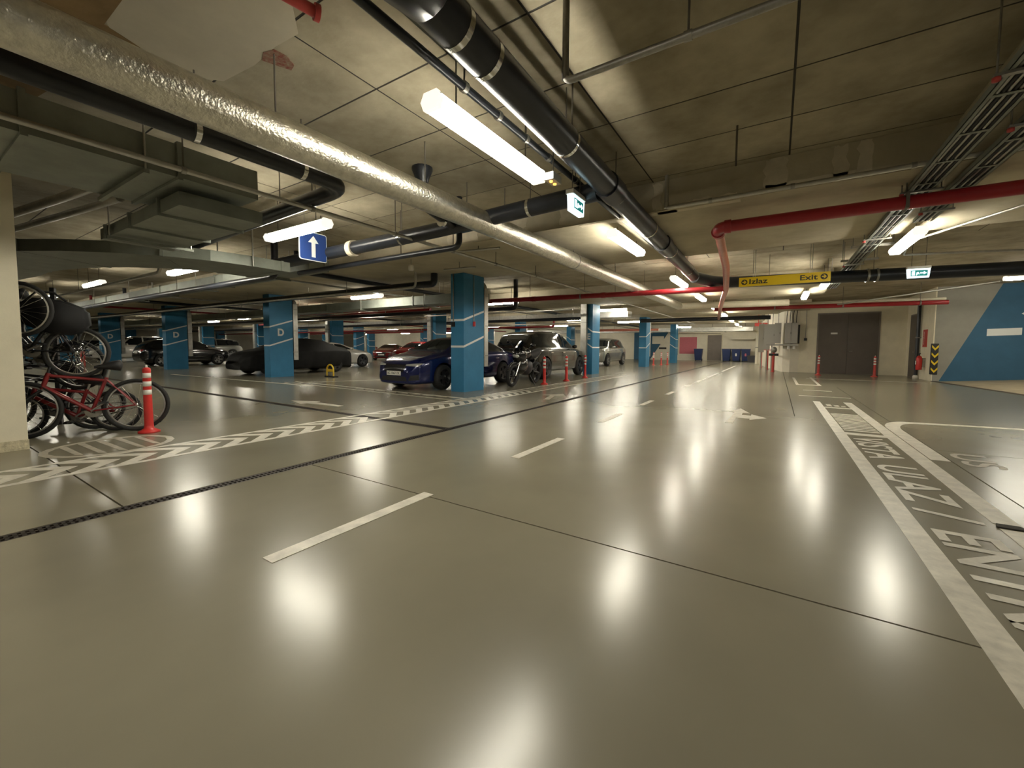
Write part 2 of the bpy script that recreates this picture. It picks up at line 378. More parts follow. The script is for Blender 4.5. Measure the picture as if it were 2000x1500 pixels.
# side doorway + fire point on the return face (x=4.75)
d2=empty('door_2',(4.75,23.2,0),kind='structure',label='dark door on the cream return wall behind the fire point')
MB().box((-.03,-.62,0),(-.001,.62,2.6)).build('frame','door_grey',d2); MB().box((-.045,-.55,.02),(-.03,.55,2.54)).build('leaf','door_brown',d2)
MB().cyl((-.045,-.45,1.05),(-.10,-.45,1.05),.012).cyl((-.10,-.45,1.05),(-.10,-.33,1.05),.011).build('handle','steel',d2)
sd=empty('fire_sign',(4.75,21.75,1.25),label='red upright fire point sign with white lettering on the cream corner',cat='sign')
MB().box((-.02,-.24,0),(-.001,.24,.66)).build('panel','red_faded',sd)
fit_text('lettering','POŽAR','white',(-.021,.05,.1),(0,0,1),(0,1,0),.5,.1,sd,thick=-.0)
fe=empty('fire_extinguisher',(4.58,21.6,0.38),label='red fire extinguisher with white label hung below the fire sign',cat='extinguisher')
MB().lathe([(.0,0),(.085,.0),(.09,.03),(.09,.42),(.07,.5),(.03,.54),(0,.54)],16).build('cylinder','red',fe)
MB().box((-.095,-.06,.2),(-.088,.06,.34)).build('label_patch','white',fe); MB().cyl((0,0,.54),(0,0,.60),.02).box((-.02,-.1,.6),(.02,.06,.63)).build('valve','black',fe)
MB().tube([(0,.05,.58),(-.05,.12,.5),(-.06,.12,.3),(-.06,.1,.1)],.012,6).build('hose','black',fe); MB().box((.09,-.04,.1),(.17,.04,.45)).build('bracket','steel',fe)
dp=empty('wall_pipe',(4.66,22.35,0),label='dark vertical downpipe on the cream corner beside the fire sign',cat='pipe')
MB().cyl((0,0,.1),(0,0,2.9),.06).build('pipe','black_pipe',dp); MB().lathe([(.0,.0),(.09,0),(.09,.1),(.06,.14)],12).build('foot','white',dp); MB().box((-.07,-.07,1.6),(.09,.07,1.64)).build('clamp','steel',dp)
cg=empty('corner_guard',(4.75,20.8,.25),label='black and yellow chevron rubber guard on the wall corner by the ramp',cat='corner guard')
MB().prism([(-.03,.10),(-.03,-.03),(.15,-.03),(.15,-.006),(-.006,-.006),(-.006,.10)],'z',0,1.12).build('guard','black',cg)
for i in range(4):
    z0=.06+i*.27
    MB().prism([(-.028,z0+.12),(.06,z0),(.148,z0+.12),(.148,z0+.20),(.06,z0+.08),(-.028,z0+.20)],'y',-.034,-.0301).build('chevron','yellow',cg)
# far wall fittings
MB().box((-7.85,41.97,.62),(-6.33,41.995,2.2)).build('poster','poster_pink',label='square pink notice on the far end wall',cat='notice')
d3=empty('door_3',(-4.83,42,0),kind='structure',label='grey single door in the far end wall')
MB().box((-.66,-.05,0),(.66,-.001,2.42)).build('frame','cream',d3); MB().box((-.58,-.07,.02),(.58,-.05,2.36)).build('leaf','door_grey',d3); MB().cyl((-.45,-.07,1.05),(-.45,-.13,1.05),.015).cyl((-.45,-.13,1.05),(-.3,-.13,1.05),.014).build('handle','steel',d3)
fd=empty('far_paint',(0,0,0),label='blue panel with white diagonal painted on the far end wall',cat='wall painting')
MB().prism([(-12.2,0),(-10.6,0),(-8.95,2.6),(-8.95,2.75),(-12.2,2.75)],'y',41.97,41.995).build('blue_field','blue_wall',fd)
MB().box((-10.4,41.9,1.55),(-9.3,41.97,2.3)).build('white_board','white_wall',fd); MB().box((-9.75,41.96,1.05),(-9.05,41.969,1.22)).build('sign_strip','ink',fd)
# low white duct over the far wall
du=empty('wall_duct',(0,0,0),label='white rounded duct stepping down above the blue bins',cat='duct')
b=MB().prism([(-8.6,2.55),(-4.3,2.55),(-3.4,1.95),(-1.75,1.95),(-1.5,2.1),(-1.5,2.45),(-1.75,2.6),(-3.1,2.6),(-3.8,3.0),(-8.6,3.0)],'y',41.3,41.98).build('duct_body','white_wall',du)
for xx in (-7,-5,-2.4): MB().cyl((xx,41.6,2.6 if xx>-3 else 3.0),(xx,41.6,S),.015).build('hanger_rod','rod',du)

# ---- ceiling: formwork panels with open joints, drop bands
ce=MB().box((-62,-8,S+.003),(16,44,S+.3)).build('ceiling','joint',kind='structure',label='raw concrete slab ceiling with formwork panel joints')
PW,PH=1.54,.81; gx=.009
pan=MB().box((gx,gx,0),(PW-gx,PH-gx,.004)).mesh('ceiling_panel','ceiling')
x0=-1.50-9*PW; y0=2.51-9*PH
nn=0
for i in range(15):
    for j in range(20):
        place('ceiling_panel',pan,ce,loc=(x0+i*PW,y0+j*PH,S)); nn+=1
xe=x0+15*PW; ye=y0+20*PH
def csl(a,b,c,d):
    o=MB().box((a,c,S),(b,d,S+.004)).build('ceiling_field','ceiling',ce)
csl(-62,x0,-8,44); csl(xe,16,-8,44); csl(x0,xe,-8,y0)
# beyond the panels: long strips with the joints across
yy=ye
while yy<43:
    y2=min(yy+2*PH,44)
    MB().box((x0,yy+.008,S),(xe,y2-.008,S+.004)).build('ceiling_field','ceiling',ce); yy=y2
# trowelled patch, timber-brown area and red stain upper left
def cpatch(name,poly,m,t=.004): MB().prism(poly,'z',S-t,S+.001).build(name,m,ce)
cpatch('smooth_patch',[(-4.07,1.03),(-3.3,.6),(-2.0,.55),(-2.25,1.3),(-2.73,1.58),(-2.99,1.78),(-3.26,1.76),(-3.61,1.78),(-4.05,1.74),(-4.25,1.55)],'ceiling_smooth')
cpatch('brown_patch',[(-7,-1.5),(-2.6,-1.5),(-3.1,.5),(-3.58,1.0),(-4.06,1.0),(-4.22,1.4),(-4.9,1.05),(-6,.9),(-7,1.0)],'ceiling_patch',.006)
cpatch('red_stain',[(-3.50,1.78),(-3.40,1.74),(-3.30,1.77),(-3.29,1.86),(-3.34,1.95),(-3.42,1.97),(-3.46,1.88)],'ceiling_stain_red',.0065)
BB=3.0
def band(y0,y1,x0=-62,x1=1.25,lab='',z=BB): 
    o=MB().box((x0,y0,z),(x1,y1,S-.001)).build('ceiling_beam','beam',label=lab,kind='structure'); return o
bn=band(5.88,8.98,x1=14,lab='wide concrete drop beam crossing above the exit sign pipe')
band(14.5,17.6,lab='second concrete drop beam across the lane'); band(23.1,26.2,lab='third concrete drop beam across the lane'); band(31.7,34.8,lab='farthest concrete drop beam across the lane')
bR=MB().box((1.42,-8,3.06),(4.3,5.879,S-.001)).build('ceiling_beam','beam',label='concrete drop beam running along the cable tray at the right',kind='structure')
def blob(x0_,x1_,z0_,z1_,seed):
    r=random.Random(seed); pts=[]
    for (a,b_,c,d) in ((x0_,z0_,x1_,z0_),(x1_,z0_,x1_,z1_),(x1_,z1_,x0_,z1_),(x0_,z1_,x0_,z0_)):
        n=6
        for k in range(n): t=k/n; pts.append((a+(c-a)*t+r.uniform(-.022,.022),min(3.395,max(3.003,b_+(d-b_)*t+r.uniform(-.02,.02)))))
    return pts
for k,(x0_,x1_,z0_,z1_) in enumerate([(-.2,.02,3.03,3.39),(-.2,.66,3.004,3.10),(.44,.58,3.04,3.39),(.66,.78,3.0,3.39),(-1.0,-.5,3.004,3.08),(-1.5,-1.38,3.02,3.36),(-5.2,-4.5,3.02,3.35),(-3.9,-3.5,3.1,3.36),(-2.9,-2.4,3.03,3.3)]):
    MB().prism(blob(x0_,x1_,z0_,z1_,k),'y',5.876,5.8805).build('filler_patch','beam_patch',bn)
for k,(a,c,d,e) in enumerate([(-1.45,5.9,1.0,.12),(-2.6,5.9,1.4,.14)]): MB().box((a,c+.02,BB-.004),(a+d,c+e,BB+.001)).build('filler_patch','beam_patch',bn)

# ================================================================ COLUMNS
def column(x,y,letter,label,stripes='rise',riser='back',L=.84,W=.42,top=BB,detail=True):
    t=empty('column',(x,y,0),label=label,cat='column',group='blue painted columns')
    hw,hl=W/2,L/2
    MB().box((-hw,-hl,0),(hw,hl,top)).build('shaft','blue',t)
    e=.004; th=.052
    for zz in (1.13,1.80):
        if stripes=='rise':
            MB().box((-hw,-hl-e,zz),(hw+e,-hl,zz+th)).prism([(-hl-e,zz),(hl,zz+.27),(hl,zz+.27+th),(-hl-e,zz+th)],'x',hw,hw+e).build('stripe','stripe_white',t)
        else:
            MB().prism([(-hw,zz+.30),(hw+e,zz),(hw+e,zz+th),(-hw,zz+.30+th)],'y',-hl-e,-hl).box((hw,-hl-e,zz),(hw+e,hl,zz+th)).build('stripe','stripe_white',t)
    if letter:
        if stripes=='rise': fit_text('letter',letter,'stripe_white',(hw+e,-.14,1.51),(0,1,0),(0,0,1),.23,.27,t,bold=.04)
        else: fit_text('letter',letter,'stripe_white',(-.02,-hl-e,1.50),(1,0,0),(0,0,1),.14,.26,t,bold=.03)
    if riser=='back':
        pts=[(hw-.07,hl+.10,.62)]
        MB().box((hw-.16,hl+.03,.62),(hw+.0,hl+.20,2.72)).build('riser_duct','galv',t)
        q=[(hw-.08,hl+.115,2.70)]+[(hw-.08-.12*(1-math.cos(a)),hl+.115,2.72+.12*math.sin(a)) for a in np.linspace(.2,PI/2,6)]+[(hw-.5,hl+.115,2.84)]
        MB().tube(q,.085,8).build('riser_elbow','galv',t)
        for zz in (.9,1.7,2.5): MB().box((hw-.17,hl,zz),(hw+.005,hl+.205,zz+.03)).build('riser_bracket','steel',t)
    elif riser=='front':
        MB().box((-hw-.06,-hl-.16,.55),(-hw+.2,-hl-.01,top)).build('riser_duct','galv',t)
        for zz in (.8,2.2): MB().box((-hw-.065,-hl-.165,zz),(-hw+.205,-hl,zz+.03)).build('riser_bracket','steel',t)
    return t
cdesc={(0,0):'blue column beside the dark blue sedan nearest the driving lane',(1,0):'blue column marked D in front of the black covered car',(2,0):'blue column marked D in front of the black hatchback',
 (3,0):'blue column marked D left of the black hatchback',(4,0):'leftmost blue column marked D partly behind the bicycles',
 (0,1):'blue column marked E with wide grey riser beside the three red posts',(0,2):'plain blue column down the lane past the red post trio',(0,3):'thin far blue column by the pink notice'}
PAIR={}
for i in range(7):
    for j in range(4):
        x=-6.85-8.75*i; y=8.52+8.6*j-.27*i
        lab=cdesc.get((i,j)) or 'distant blue column of row %s from the front, number %s counting away from the lane'%(['first','second','third','fourth'][j],['one','two','three','four','five','six','seven'][i])
        if (i,j)==(0,1): column(x,y,'E',lab,'fall','front')
        else: column(x,y,'D' if (j==0 and i) else None,lab,'rise' if j%2==0 else 'fall','back' if j!=1 else 'front')
# thin wires with switch boxes down the near column
for k,(dx,dy,zz,nm) in enumerate([(-.12,-.43,1.78,'left of the pair'),(.216,-.02,1.80,'with the red button box')]):
    c=empty('column_cable',(-6.85+dx,8.52+dy,0),label='thin grey cable on the near blue column, '+nm,cat='cable')
    MB().box((-.012,-.010,zz),(.012,.006,3.0)).build('conduit','steel',c)
    MB().box((-.05,-.03,zz-.12),(.05,.01,zz)).build('switch_box','black' if k==0 else 'red',c)

# ================================================================ STRIP LIGHTS
tray_m=MB().prism([(-.06,.10),(-.080,.079),(.080,.079),(.06,.10)],'y',-.75,.75).mesh('housing','lamp_house')
dm=MB(); dp_=[(.078,.078),(.085,.045),(.06,-.01),(-.06,-.01),(-.085,.045),(-.078,.078)]
dm.add([(a,-.74,b) for a,b in dp_]+[(a,.74,b) for a,b in dp_],[(i,i+1,7+i,6+i) for i in range(5)])
dif_m=dm.mesh('diffuser','lamp_on')
cap_m=MB().prism([(-.06,.105),(-.09,.048),(-.064,-.014),(.064,-.014),(.09,.048),(.06,.105)],'y',-.02,.02).mesh('end_cap','lamp_cap')
rod_m={}
def light(x,y,ax,label,group='ceiling strip lights',z=2.80,top=S):
    t=empty('strip_light',(x,y,z),0 if ax=='y' else PI/2,label=label,cat='light',group=group)
    place('housing',tray_m,t); place('diffuser',dif_m,t)
    for s in (-.755,.755): place('end_cap',cap_m,t,loc=(0,s,0))
    h=top-z
    key=round(h,2)
    if key not in rod_m: rod_m[key]=MB().cyl((0,0,.09),(0,0,h),.006,n=6).mesh('hanger_rod','rod')
    for s in (-.5,.5): place('hanger_rod',rod_m[key],t,loc=(0,s,0))
    return t
def top_at(x,y):
    for a,b in ((5.88,8.98),(14.5,17.6),(23.1,26.2),(31.7,34.8)):
        if a-.05<y<b+.05: return BB
    return S
XA=-2.06
for y,n in [(-5.6,'behind the viewpoint over the lane, added to light the foreground'),(-1.3,'close behind the viewpoint, added over the lane to light the foreground'),(2.94,'largest, nearest, under the black pipe'),(6.78,'second along the driving lane row'),(11.35,'third along the lane, crossed by the red pipe'),(15.2,'fourth along the driving lane row'),(19.4,'fifth along the driving lane row'),(23.6,'sixth along the driving lane row'),(28,'seventh along the driving lane row'),(33,'eighth along the driving lane row'),(37.5,'last along the driving lane row')]:  # the two behind the viewpoint are added to light the foreground
    light(XA-.012*max(0,y-2),y,'y','white strip light, '+n,top=top_at(XA,y))
light(1.66,8.92,'y','white strip light near the cable tray right of the yellow exit sign',top=BB)
light(1.0,13.5,'y','white strip light just behind the yellow exit sign',top=S); light(.70,16.2,'y','small white strip light left behind the yellow exit sign',top=BB)
light(6.1,17.4,'x','bright strip light at the right edge before the blue wall',z=3.12); light(-4.4,27.4,'x','added strip light hidden behind the third drop beam to brighten the far lane',z=3.14); light(-4.4,36,'x','added strip light hidden behind the farthest drop beam to brighten the far end',z=3.14); light(9,14.1,'x','strip light over the ramp out of view'); light(6.5,5,'x','strip light right of the viewpoint out of view, added to light the foreground'); light(6.5,-2,'x','unseen strip light behind right of the viewpoint, added to light the foreground');  # lamps behind the beams and beside the viewpoint are added for brightness
for x,y,n in [(-6.05,3.5,'above the blue arrow sign'),(-11.4,3.95,'in the side aisle, second from the arrow sign'),(-16.2,3.5,'in the side aisle, third from the arrow sign'),(-22,3.6,'in the side aisle, fourth from the arrow sign'),(-28,3.6,'in the side aisle, fifth from the arrow sign'),(-34,3.6,'in the side aisle, sixth from the arrow sign'),(-41,3.6,'in the side aisle, seventh from the arrow sign'),(-49,3.6,'at the far end of the side aisle')]:
    light(x,y,'x','white strip light '+n)
for x,y,n in [(-11.9,9.3,'above the dark blue sedan, near the red pipe'),(-16,12.65,'behind the covered car under the red pipe'),(-6.4,18.1,'right of the column marked E, upper'),(-10.2,23.4,'left of the column marked E'),(-8.2,27,'right of the column marked E, lower'),(-6.6,35.6,'in front of the far end wall'),(-9,13.2,'over the grey parked car')]:
    light(x,y,'x','white strip light '+n,top=top_at(x,y))
for x in (-21,-27.5,-34,-41,-49):
    for y in (12.9,21.2,29.6,38): light(x+random.uniform(-.8,.8),y+random.uniform(-.5,.5),'x','small distant strip light over the parking rows','distant strip lights')
for y in (21.2,29.6,38): light(-14.6,y,'x','distant strip light over the second parking row','strip lights of the second row')

# ================================================================ PIPES AND DUCTS
def fillet(pts,r,n=6):
    pts=[Vector(p) for p in pts]; out=[pts[0]]
    for i in range(1,len(pts)-1):
        a,b,c=pts[i-1],pts[i],pts[i+1]; u=(a-b); v=(c-b); d=min(r,u.length*.45,v.length*.45); u.normalize(); v.normalize()
        for k in range(n+1):
            t=k/n; p=(b+u*d)*(1-t)**2+b*2*t*(1-t)+(b+v*d)*t*t; out.append(p)
    out.append(pts[-1]); return out
def pipe(name,pts,r,m,label,cat='pipe',bend=.12,clamps=(),rods=(),cm='steel',cr=1.12,n=14,coup=(),coupm=None,group=None,rodr=.007,couplen=.10):
    t=empty(name,pts[0],label=label,cat=cat,group=group)
    o=Vector(pts[0]); pl=[Vector(p)-o for p in pts]
    MB().tube(fillet(pl,bend) if len(pl)>2 else pl,r,n).build('pipe_run',m,t)
    def at(s):
        i=int(s); f=s-i
        if i>=len(pl)-1: i=len(pl)-2; f=1.
        return pl[i].lerp(pl[i+1],f),(pl[i+1]-pl[i]).normalized()
    for s in clamps:
        p,d=at(s); MB().cyl(p-d*.02,p+d*.02,r*cr,n=n).build('pipe_clamp',cm,t)
    for s in coup:
        p,d=at(s); MB().cyl(p-d*couplen,p+d*couplen,r*1.14,n=n).build('coupling',coupm or m,t)
    for s in rods:
        p,d=at(s); ztop=top_at(p.x+o.x,p.y+o.y)-o.z
        if ztop-p.z>.02: MB().cyl(p+Vector((0,0,r*.8)),(p.x,p.y,ztop),rodr,n=6).build('hanger_rod','rod',t)
    return t
pipe('insulated_pipe',[(-3.36,-2.5,2.80),(-3.30,17.2,2.80),(-3.30,17.2,2.80)][:2],.145,'silver','fat silver foil-clad pipe running the length of the ceiling','pipe',clamps=(.5,.75),rods=(.218,.30,.38,.5,.62,.75,.88),cr=1.015,n=24)
pipe('insulated_pipe',[(-3.3,17.35,2.80),(.3,17.8,2.80)],.12,'cream_pipe','cream branch pipe crossing at the far end of the silver pipe',n=16)
pipe('drain_pipe',[(-1.52,-2,3.0),(-1.60,2.0,2.96),(-1.72,10.6,2.86)],.125,'black_pipe','thick black drain pipe above the largest strip light',clamps=(.97,1.02,1.16,1.32,1.5,1.68,1.9),rods=(.97,1.16,1.32,1.5,1.68,1.9),bend=.3,cm='chrome',cr=1.03,coup=(1.3,1.62),couplen=.16,n=20)
MB().lathe([(.12,-.3),(.17,-.26),(.19,-.1),(.19,.12),(.16,.2),(.125,.24)],18,Matrix.Translation((-1.545,1.35,2.97))@Matrix.Rotation(PI/2,4,'X')).build('pipe_socket','black_pipe',label='bulging black socket on the thick drain pipe at the top edge',cat='pipe fitting')
pipe('drain_pipe',[(-1.72,10.7,2.84),(-1.3,11.6,2.79),(9.5,13.0,2.73)],.135,'black_pipe','black pipe crossing behind the yellow exit sign',bend=.5,clamps=(1.27,1.285,1.6),rods=(1.1,1.28,1.61),n=16)
pipe('cable_pipe',[(-1.98,-1.5,3.04),(-1.98,9.4,3.02)],.03,'black_pipe','thin black pipe beside the perforated tray',clamps=(.36,.40,.44,.48,.54),rods=(.36,.44,.54,.65),cr=1.3,n=10)
def ladder(name,x0,x1,y0,y1,z,m,label,step=.11,side=.05,frac=.62,mid=True):
    t=empty(name,(x0,y0,z),label=label,cat='cable tray'); L=y1-y0; W=x1-x0
    MB().box((0,0,0),(.006,L,side)).box((W-.006,0,0),(W,L,side)).box((0,0,0),(.03,L,.003)).box((W-.03,0,0),(W,L,.003)).build('tray_rails',m,t)
    if mid: MB().box((W/2-.02,0,0),(W/2+.02,L,.003)).build('tray_rib',m,t)
    rm_=MB().box((.03,0,.0005),(W-.03,step*frac,.0035)).mesh('rung',m)
    for i in range(int(L/step)): place('rung',rm_,t,loc=(0,i*step,0))
    return t
tr=ladder('perforated_tray',-1.95,-1.73,-1.5,9.0,3.13,'galv_dark','perforated metal cable tray between the thin and thick black pipes')
for yy in (1.2,2.6,4.0,5.4): MB().cyl((.11,yy+1.5,.003),(.11,yy+1.5,S-3.13),.006,n=6).build('hanger_rod','rod',tr)
# sprinkler line upper middle
pipe('sprinkler_pipe',[(-1.17,2.42,3.399),(-1.17,2.42,2.80),(1.38,2.42,2.80)],.021,'steel','thin sprinkler pipe dropping from the slab and turning right at the top',bend=.05,clamps=(1.28,1.6),rods=(1.28,1.6),coup=(.93,),couplen=.03,cr=1.25)
pipe('sprinkler_pipe',[(-1.29,5.74,3.399),(-1.29,5.74,2.985),(1.35,5.72,2.985),(5,5.8,2.985)],.026,'galv','pale sprinkler pipe under the drop beam left of the red pipe',bend=.05,clamps=(1.2,1.52,1.9),cr=1.25,coup=(.93,),couplen=.03)
MB().cyl((-.42,4.85,3.0),(-.42,4.85,S),.010,n=8).build('hanging_rod','rod',label='single threaded rod hanging from the slab above the red elbow',cat='rod')
MB().cyl((-1.55,3.35,3.05),(-1.55,3.35,S),.008,n=8).build('hanging_rod','rod',label='threaded rod above the thick black pipe',cat='rod')
# red fire main on the right
rm=pipe('fire_main',[(5,6.42,2.80),(-.70,6.25,2.76),(-.86,8.8,2.66),(-1.10,11.2,2.62),(-1.6,15.2,2.66),(-2.5,22.6,2.72)],.074,'red_pipe_lit','red fire pipe bending away down the lane, its lamplit tone painted in',bend=.22,n=16)
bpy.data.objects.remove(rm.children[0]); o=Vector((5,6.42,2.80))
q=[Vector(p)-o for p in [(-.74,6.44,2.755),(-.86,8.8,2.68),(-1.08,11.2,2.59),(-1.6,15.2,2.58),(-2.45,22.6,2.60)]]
MB().tube(fillet(q,.3),.062,16).build('lit_run','red_pipe_lit',rm)  # run beyond the elbow carries its lamplight in the paint colour
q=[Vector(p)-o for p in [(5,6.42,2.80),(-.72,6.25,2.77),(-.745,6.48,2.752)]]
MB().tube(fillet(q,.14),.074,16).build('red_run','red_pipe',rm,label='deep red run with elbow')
for p,d in [((-.60,6.255,2.77),(1,.03,0)),((-.742,6.45,2.755),(-.02,1,-.05))]:
    p=Vector(p)-o; d=Vector(d).normalized(); MB().cyl(p-d*.05,p+d*.03,.088,n=16).build('coupling','red_pipe',rm)
for x in (1.15,3.0): MB().cyl((x-5,-.10,.06),(x-5,-.10,S-2.8),.008,n=6).box((x-5-.015,-.2,-.095),(x-5+.015,.0,.07)).build('pipe_hanger','rod',rm)
pipe('fire_pipe',[(-22,11.0,2.62),(-7.9,11.2,2.66),(-1.12,11.3,2.60)],.07,'red_pipe','dark red fire pipe crossing left above the grey car',clamps=(.9,1.45),rods=(.5,.9,1.2,1.6),coup=(1.22,1.55),couplen=.06)
pipe('fire_pipe',[(-2.2,18.6,2.72),(4.7,19.3,2.72)],.075,'red_pipe','red fire pipe crossing above the brown service door',rods=(.3,.6,.9),clamps=(.3,.6,.9))
pipe('cream_conduit',[(-2.0,18.9,2.86),(4.7,19.55,2.86)],.05,'cream_pipe','cream pipe lying just above the red pipe over the service door')
pipe('fire_pipe',[(-30,14.6,2.58),(-16,12.2,2.62),(-11.8,12.3,2.62)],.08,'red_pipe','bright red fire pipe lit by a lamp behind the covered car',clamps=(.6,1.4),rods=(.3,.8,1.4))
pipe('fire_pipe',[(-12,31,2.5),(-7.4,31.6,2.5)],.09,'red_pipe_lit','short red pipe right of the column marked E',rods=(.3,.7))
pipe('fire_pipe',[(-50,27,2.5),(-20,27.6,2.5)],.09,'red_pipe','distant red pipe over the second parking row',rods=(.3,.7))
# cable trays on the right
def cabletray(x0,x1,y0,y1,z,label,nc):
    t=ladder('cable_tray',x0,x1,y0,y1,z,'galv_dark',label,step=.62,frac=.06,mid=False)
    W=x1-x0
    for i in range(nc):
        xx=.03+(W-.06)*(i+.5)/nc; MB().tube([(xx,0,.02),(xx+.01,(y1-y0)*.3,.018),(xx-.01,(y1-y0)*.6,.022),(xx,y1-y0,.02)],.014,6).build('cable','rubber' if i%2 else 'steel',t)
    for yy in np.arange(1.0,y1-y0,2.4):
        Y=y0+yy; topz=(BB if 5.88<Y<8.98 or 14.5<Y<17.6 else (3.06 if Y<5.9 and x1>1.42 else S))-z
        MB().box((-.06,yy-.02,-.02),(W+.06,yy+.02,-.001)).cyl((-.045,yy,-.02),(-.045,yy,min(topz,3.4-z)),.006,n=6).cyl((W+.045,yy,-.02),(W+.045,yy,topz),.006,n=6).build('tray_bracket','steel',t)
        MB().lathe([(0,-.03),(.022,-.025),(.022,.0),(0,.0)],8,Matrix.Translation((-.045,yy,-.02))).build('end_plug','red_faded',t)
    return t
cabletray(1.17,1.40,.6,15.5,2.92,'narrow cable tray with dark cables running along the upper right',6)
cabletray(1.52,1.72,1.5,7.9,2.90,'second cable tray at the top right beside the drop beam',5)
for k,(yy,lb) in enumerate([(9.6,'nearest of three short channel brackets by the right strip light'),(11.0,'middle of three short channel brackets by the right strip light'),(13.0,'farthest, lit one of three short channel brackets by the right strip light')]):
    MB().box((1.05,yy-.025,2.95),(1.65,yy+.025,2.99)).cyl((1.08,yy,2.98),(1.08,yy,S),.006,n=6).cyl((1.62,yy,2.98),(1.62,yy,S),.006,n=6).build('channel_bracket','galv' if k==2 else 'steel',label=lb,cat='bracket')  # farthest bracket gets paler metal in place of lamplight
pipe('sprinkler_pipe',[(2.6,7.5,2.93),(1.75,9.2,2.9),(1.9,10.4,2.9),(4.2,11.2,2.9)],.02,'galv','zigzag sprinkler pipe right of the strip light by the cable tray',bend=.05,n=8)
pipe('sprinkler_pipe',[(1.75,19,2.75),(4.6,15.2,2.85)],.025,'galv','slanting pale pipe before the grey and blue wall',n=8)
# black drains at the left
pipe('drain_pipe',[(-1.75,4.5,2.90),(-4.3,4.55,2.84),(-8.6,4.45,2.76)],.105,'black_pipe','black drain pipe crossing to the blue arrow sign',clamps=(.35,.75,1.15),rods=(.35,.75,1.15,1.6),coup=(.75,),cm='chrome',cr=1.04,n=18)
b=MB(); b.cyl((-6.16,4.51,2.80),(-6.05,4.512,2.803),.135,n=18); b.build('pipe_collar','cream_pipe',label='white fire collar on the black drain pipe by the arrow sign',cat='pipe fitting')
pipe('thin_drain',[(-4.1,4.9,3.395),(-4.1,4.9,2.66),(-8.2,4.78,2.62)],.045,'black_pipe','thin black pipe below the crossing drain pipe',rods=(1.3,1.8))
dpv=empty('roof_drop',(-3.85,4.5,2.84),label='black vertical drain drop from the slab behind the silver pipe',cat='pipe')
MB().tube(fillet([(0,-.62,.56),(0,-.62,.12),(0,-.05,.0)],.18),.07,14).build('drop_pipe','black_pipe',dpv); MB().lathe([(.07,.36),(.085,.42),(.13,.53),(.13,.56)],16,Matrix.Translation((0,-.62,0))).build('funnel','black_pipe',dpv); MB().cyl((0,-.28,.0),(0,-.24,.0),.08).build('pipe_clamp','chrome',dpv)
pipe('drain_pipe',[(-4.22,-2,2.93),(-4.05,2.92,2.90),(-8.6,2.95,2.78)],.085,'black_pipe','black drain pipe turning left below the silver pipe',bend=.28,clamps=(.72,.9),rods=(.72,.9,1.3,1.7),cm='chrome',cr=1.05,n=16)
pipe('sprinkler_pipe',[(-4.68,-1.5,2.765),(-4.68,30,2.76)],.026,'galv','long thin grey pipe running past the near column top',n=8,clamps=(.1,.14,.18,.22,.26,.31),rods=(.1,.14,.18,.22,.26,.31,.4),cr=1.3)
pipe('sprinkler_pipe',[(-4.25,6.2,2.93),(-5.1,6.05,2.93)],.02,'galv','short pale sprinkler stub before the near column',n=8,rods=(.5,))
pipe('sprinkler_pipe',[(-5.5,7.1,2.86),(-6.3,7.0,2.86)],.02,'galv','short sprinkler stub at the top of the near column',n=8,rods=(.5,))
bl=empty('sensor',(-6.6,6.3,2.76),label='small white round sensor hanging left of the near column',cat='sensor')
MB().lathe([(0,0),(.05,.0),(.06,.03),(.06,.10),(.03,.12),(0,.12)],14).build('body','white_plastic',bl); MB().cyl((0,0,.12),(0,0,.24),.008,n=6).build('stem','steel',bl)
# galvanised ducts upper left
def duct(name,lo,hi,m,label,seams=(),ax='y',hang=(),**kw):
    t=empty(name,lo,label=label,cat='duct',**kw); sx,sy,sz=[hi[i]-lo[i] for i in range(3)]
    MB().box((0,0,0),(sx,sy,sz)).build('duct_body',m,t)
    for s in seams:
        if ax=='y': MB().box((-.025,s*sy-.02,-.025),(sx+.025,s*sy+.02,sz+.02)).build('seam_flange',m,t)
        else: MB().box((s*sx-.02,-.025,-.025),(s*sx+.02,sy+.025,sz+.02)).build('seam_flange',m,t)
    for s in hang:
        for e in (-.035,(sx if ax=='y' else sy)+.035):
            p=(e,s*sy) if ax=='y' else (s*sx,e)
            MB().cyl((p[0],p[1],-.03),(p[0],p[1],S-lo[2]),.01,n=6).build('hanger_rod','galv',t)
        if ax=='y': MB().box((-.06,s*sy-.02,-.06),(sx+.06,s*sy+.02,-.026)).build('hanger_channel','galv_dark',t)
        else: MB().box((s*sx-.02,-.06,-.06),(s*sx+.02,sy+.06,-.026)).build('hanger_channel','galv_dark',t)
    return t
duct('air_duct',(-6.0,-2,2.72),(-4.78,2.35,3.02),'galv_dark','wide grey air duct at the upper left below the black pipe',(.15,.4,.62,.84),'y',(.55,.78))
duct('air_duct',(-7.55,1.72,2.53),(-5.0,2.5,2.665),'galv_dark','lower grey duct branching left from the wide duct',(.1,.45,.8),'x',(.2,))
pipe('cream_conduit',[(-10,.9,2.86),(-6.9,1.3,2.84),(-6.06,1.4,2.84)],.05,'galv','bundle of pale pipes behind the wide duct, upper',n=10)
pipe('cream_conduit',[(-10,1.05,2.76),(-6.9,1.45,2.74),(-6.06,1.55,2.74)],.04,'galv','bundle of pale pipes behind the wide duct, lower',n=10)
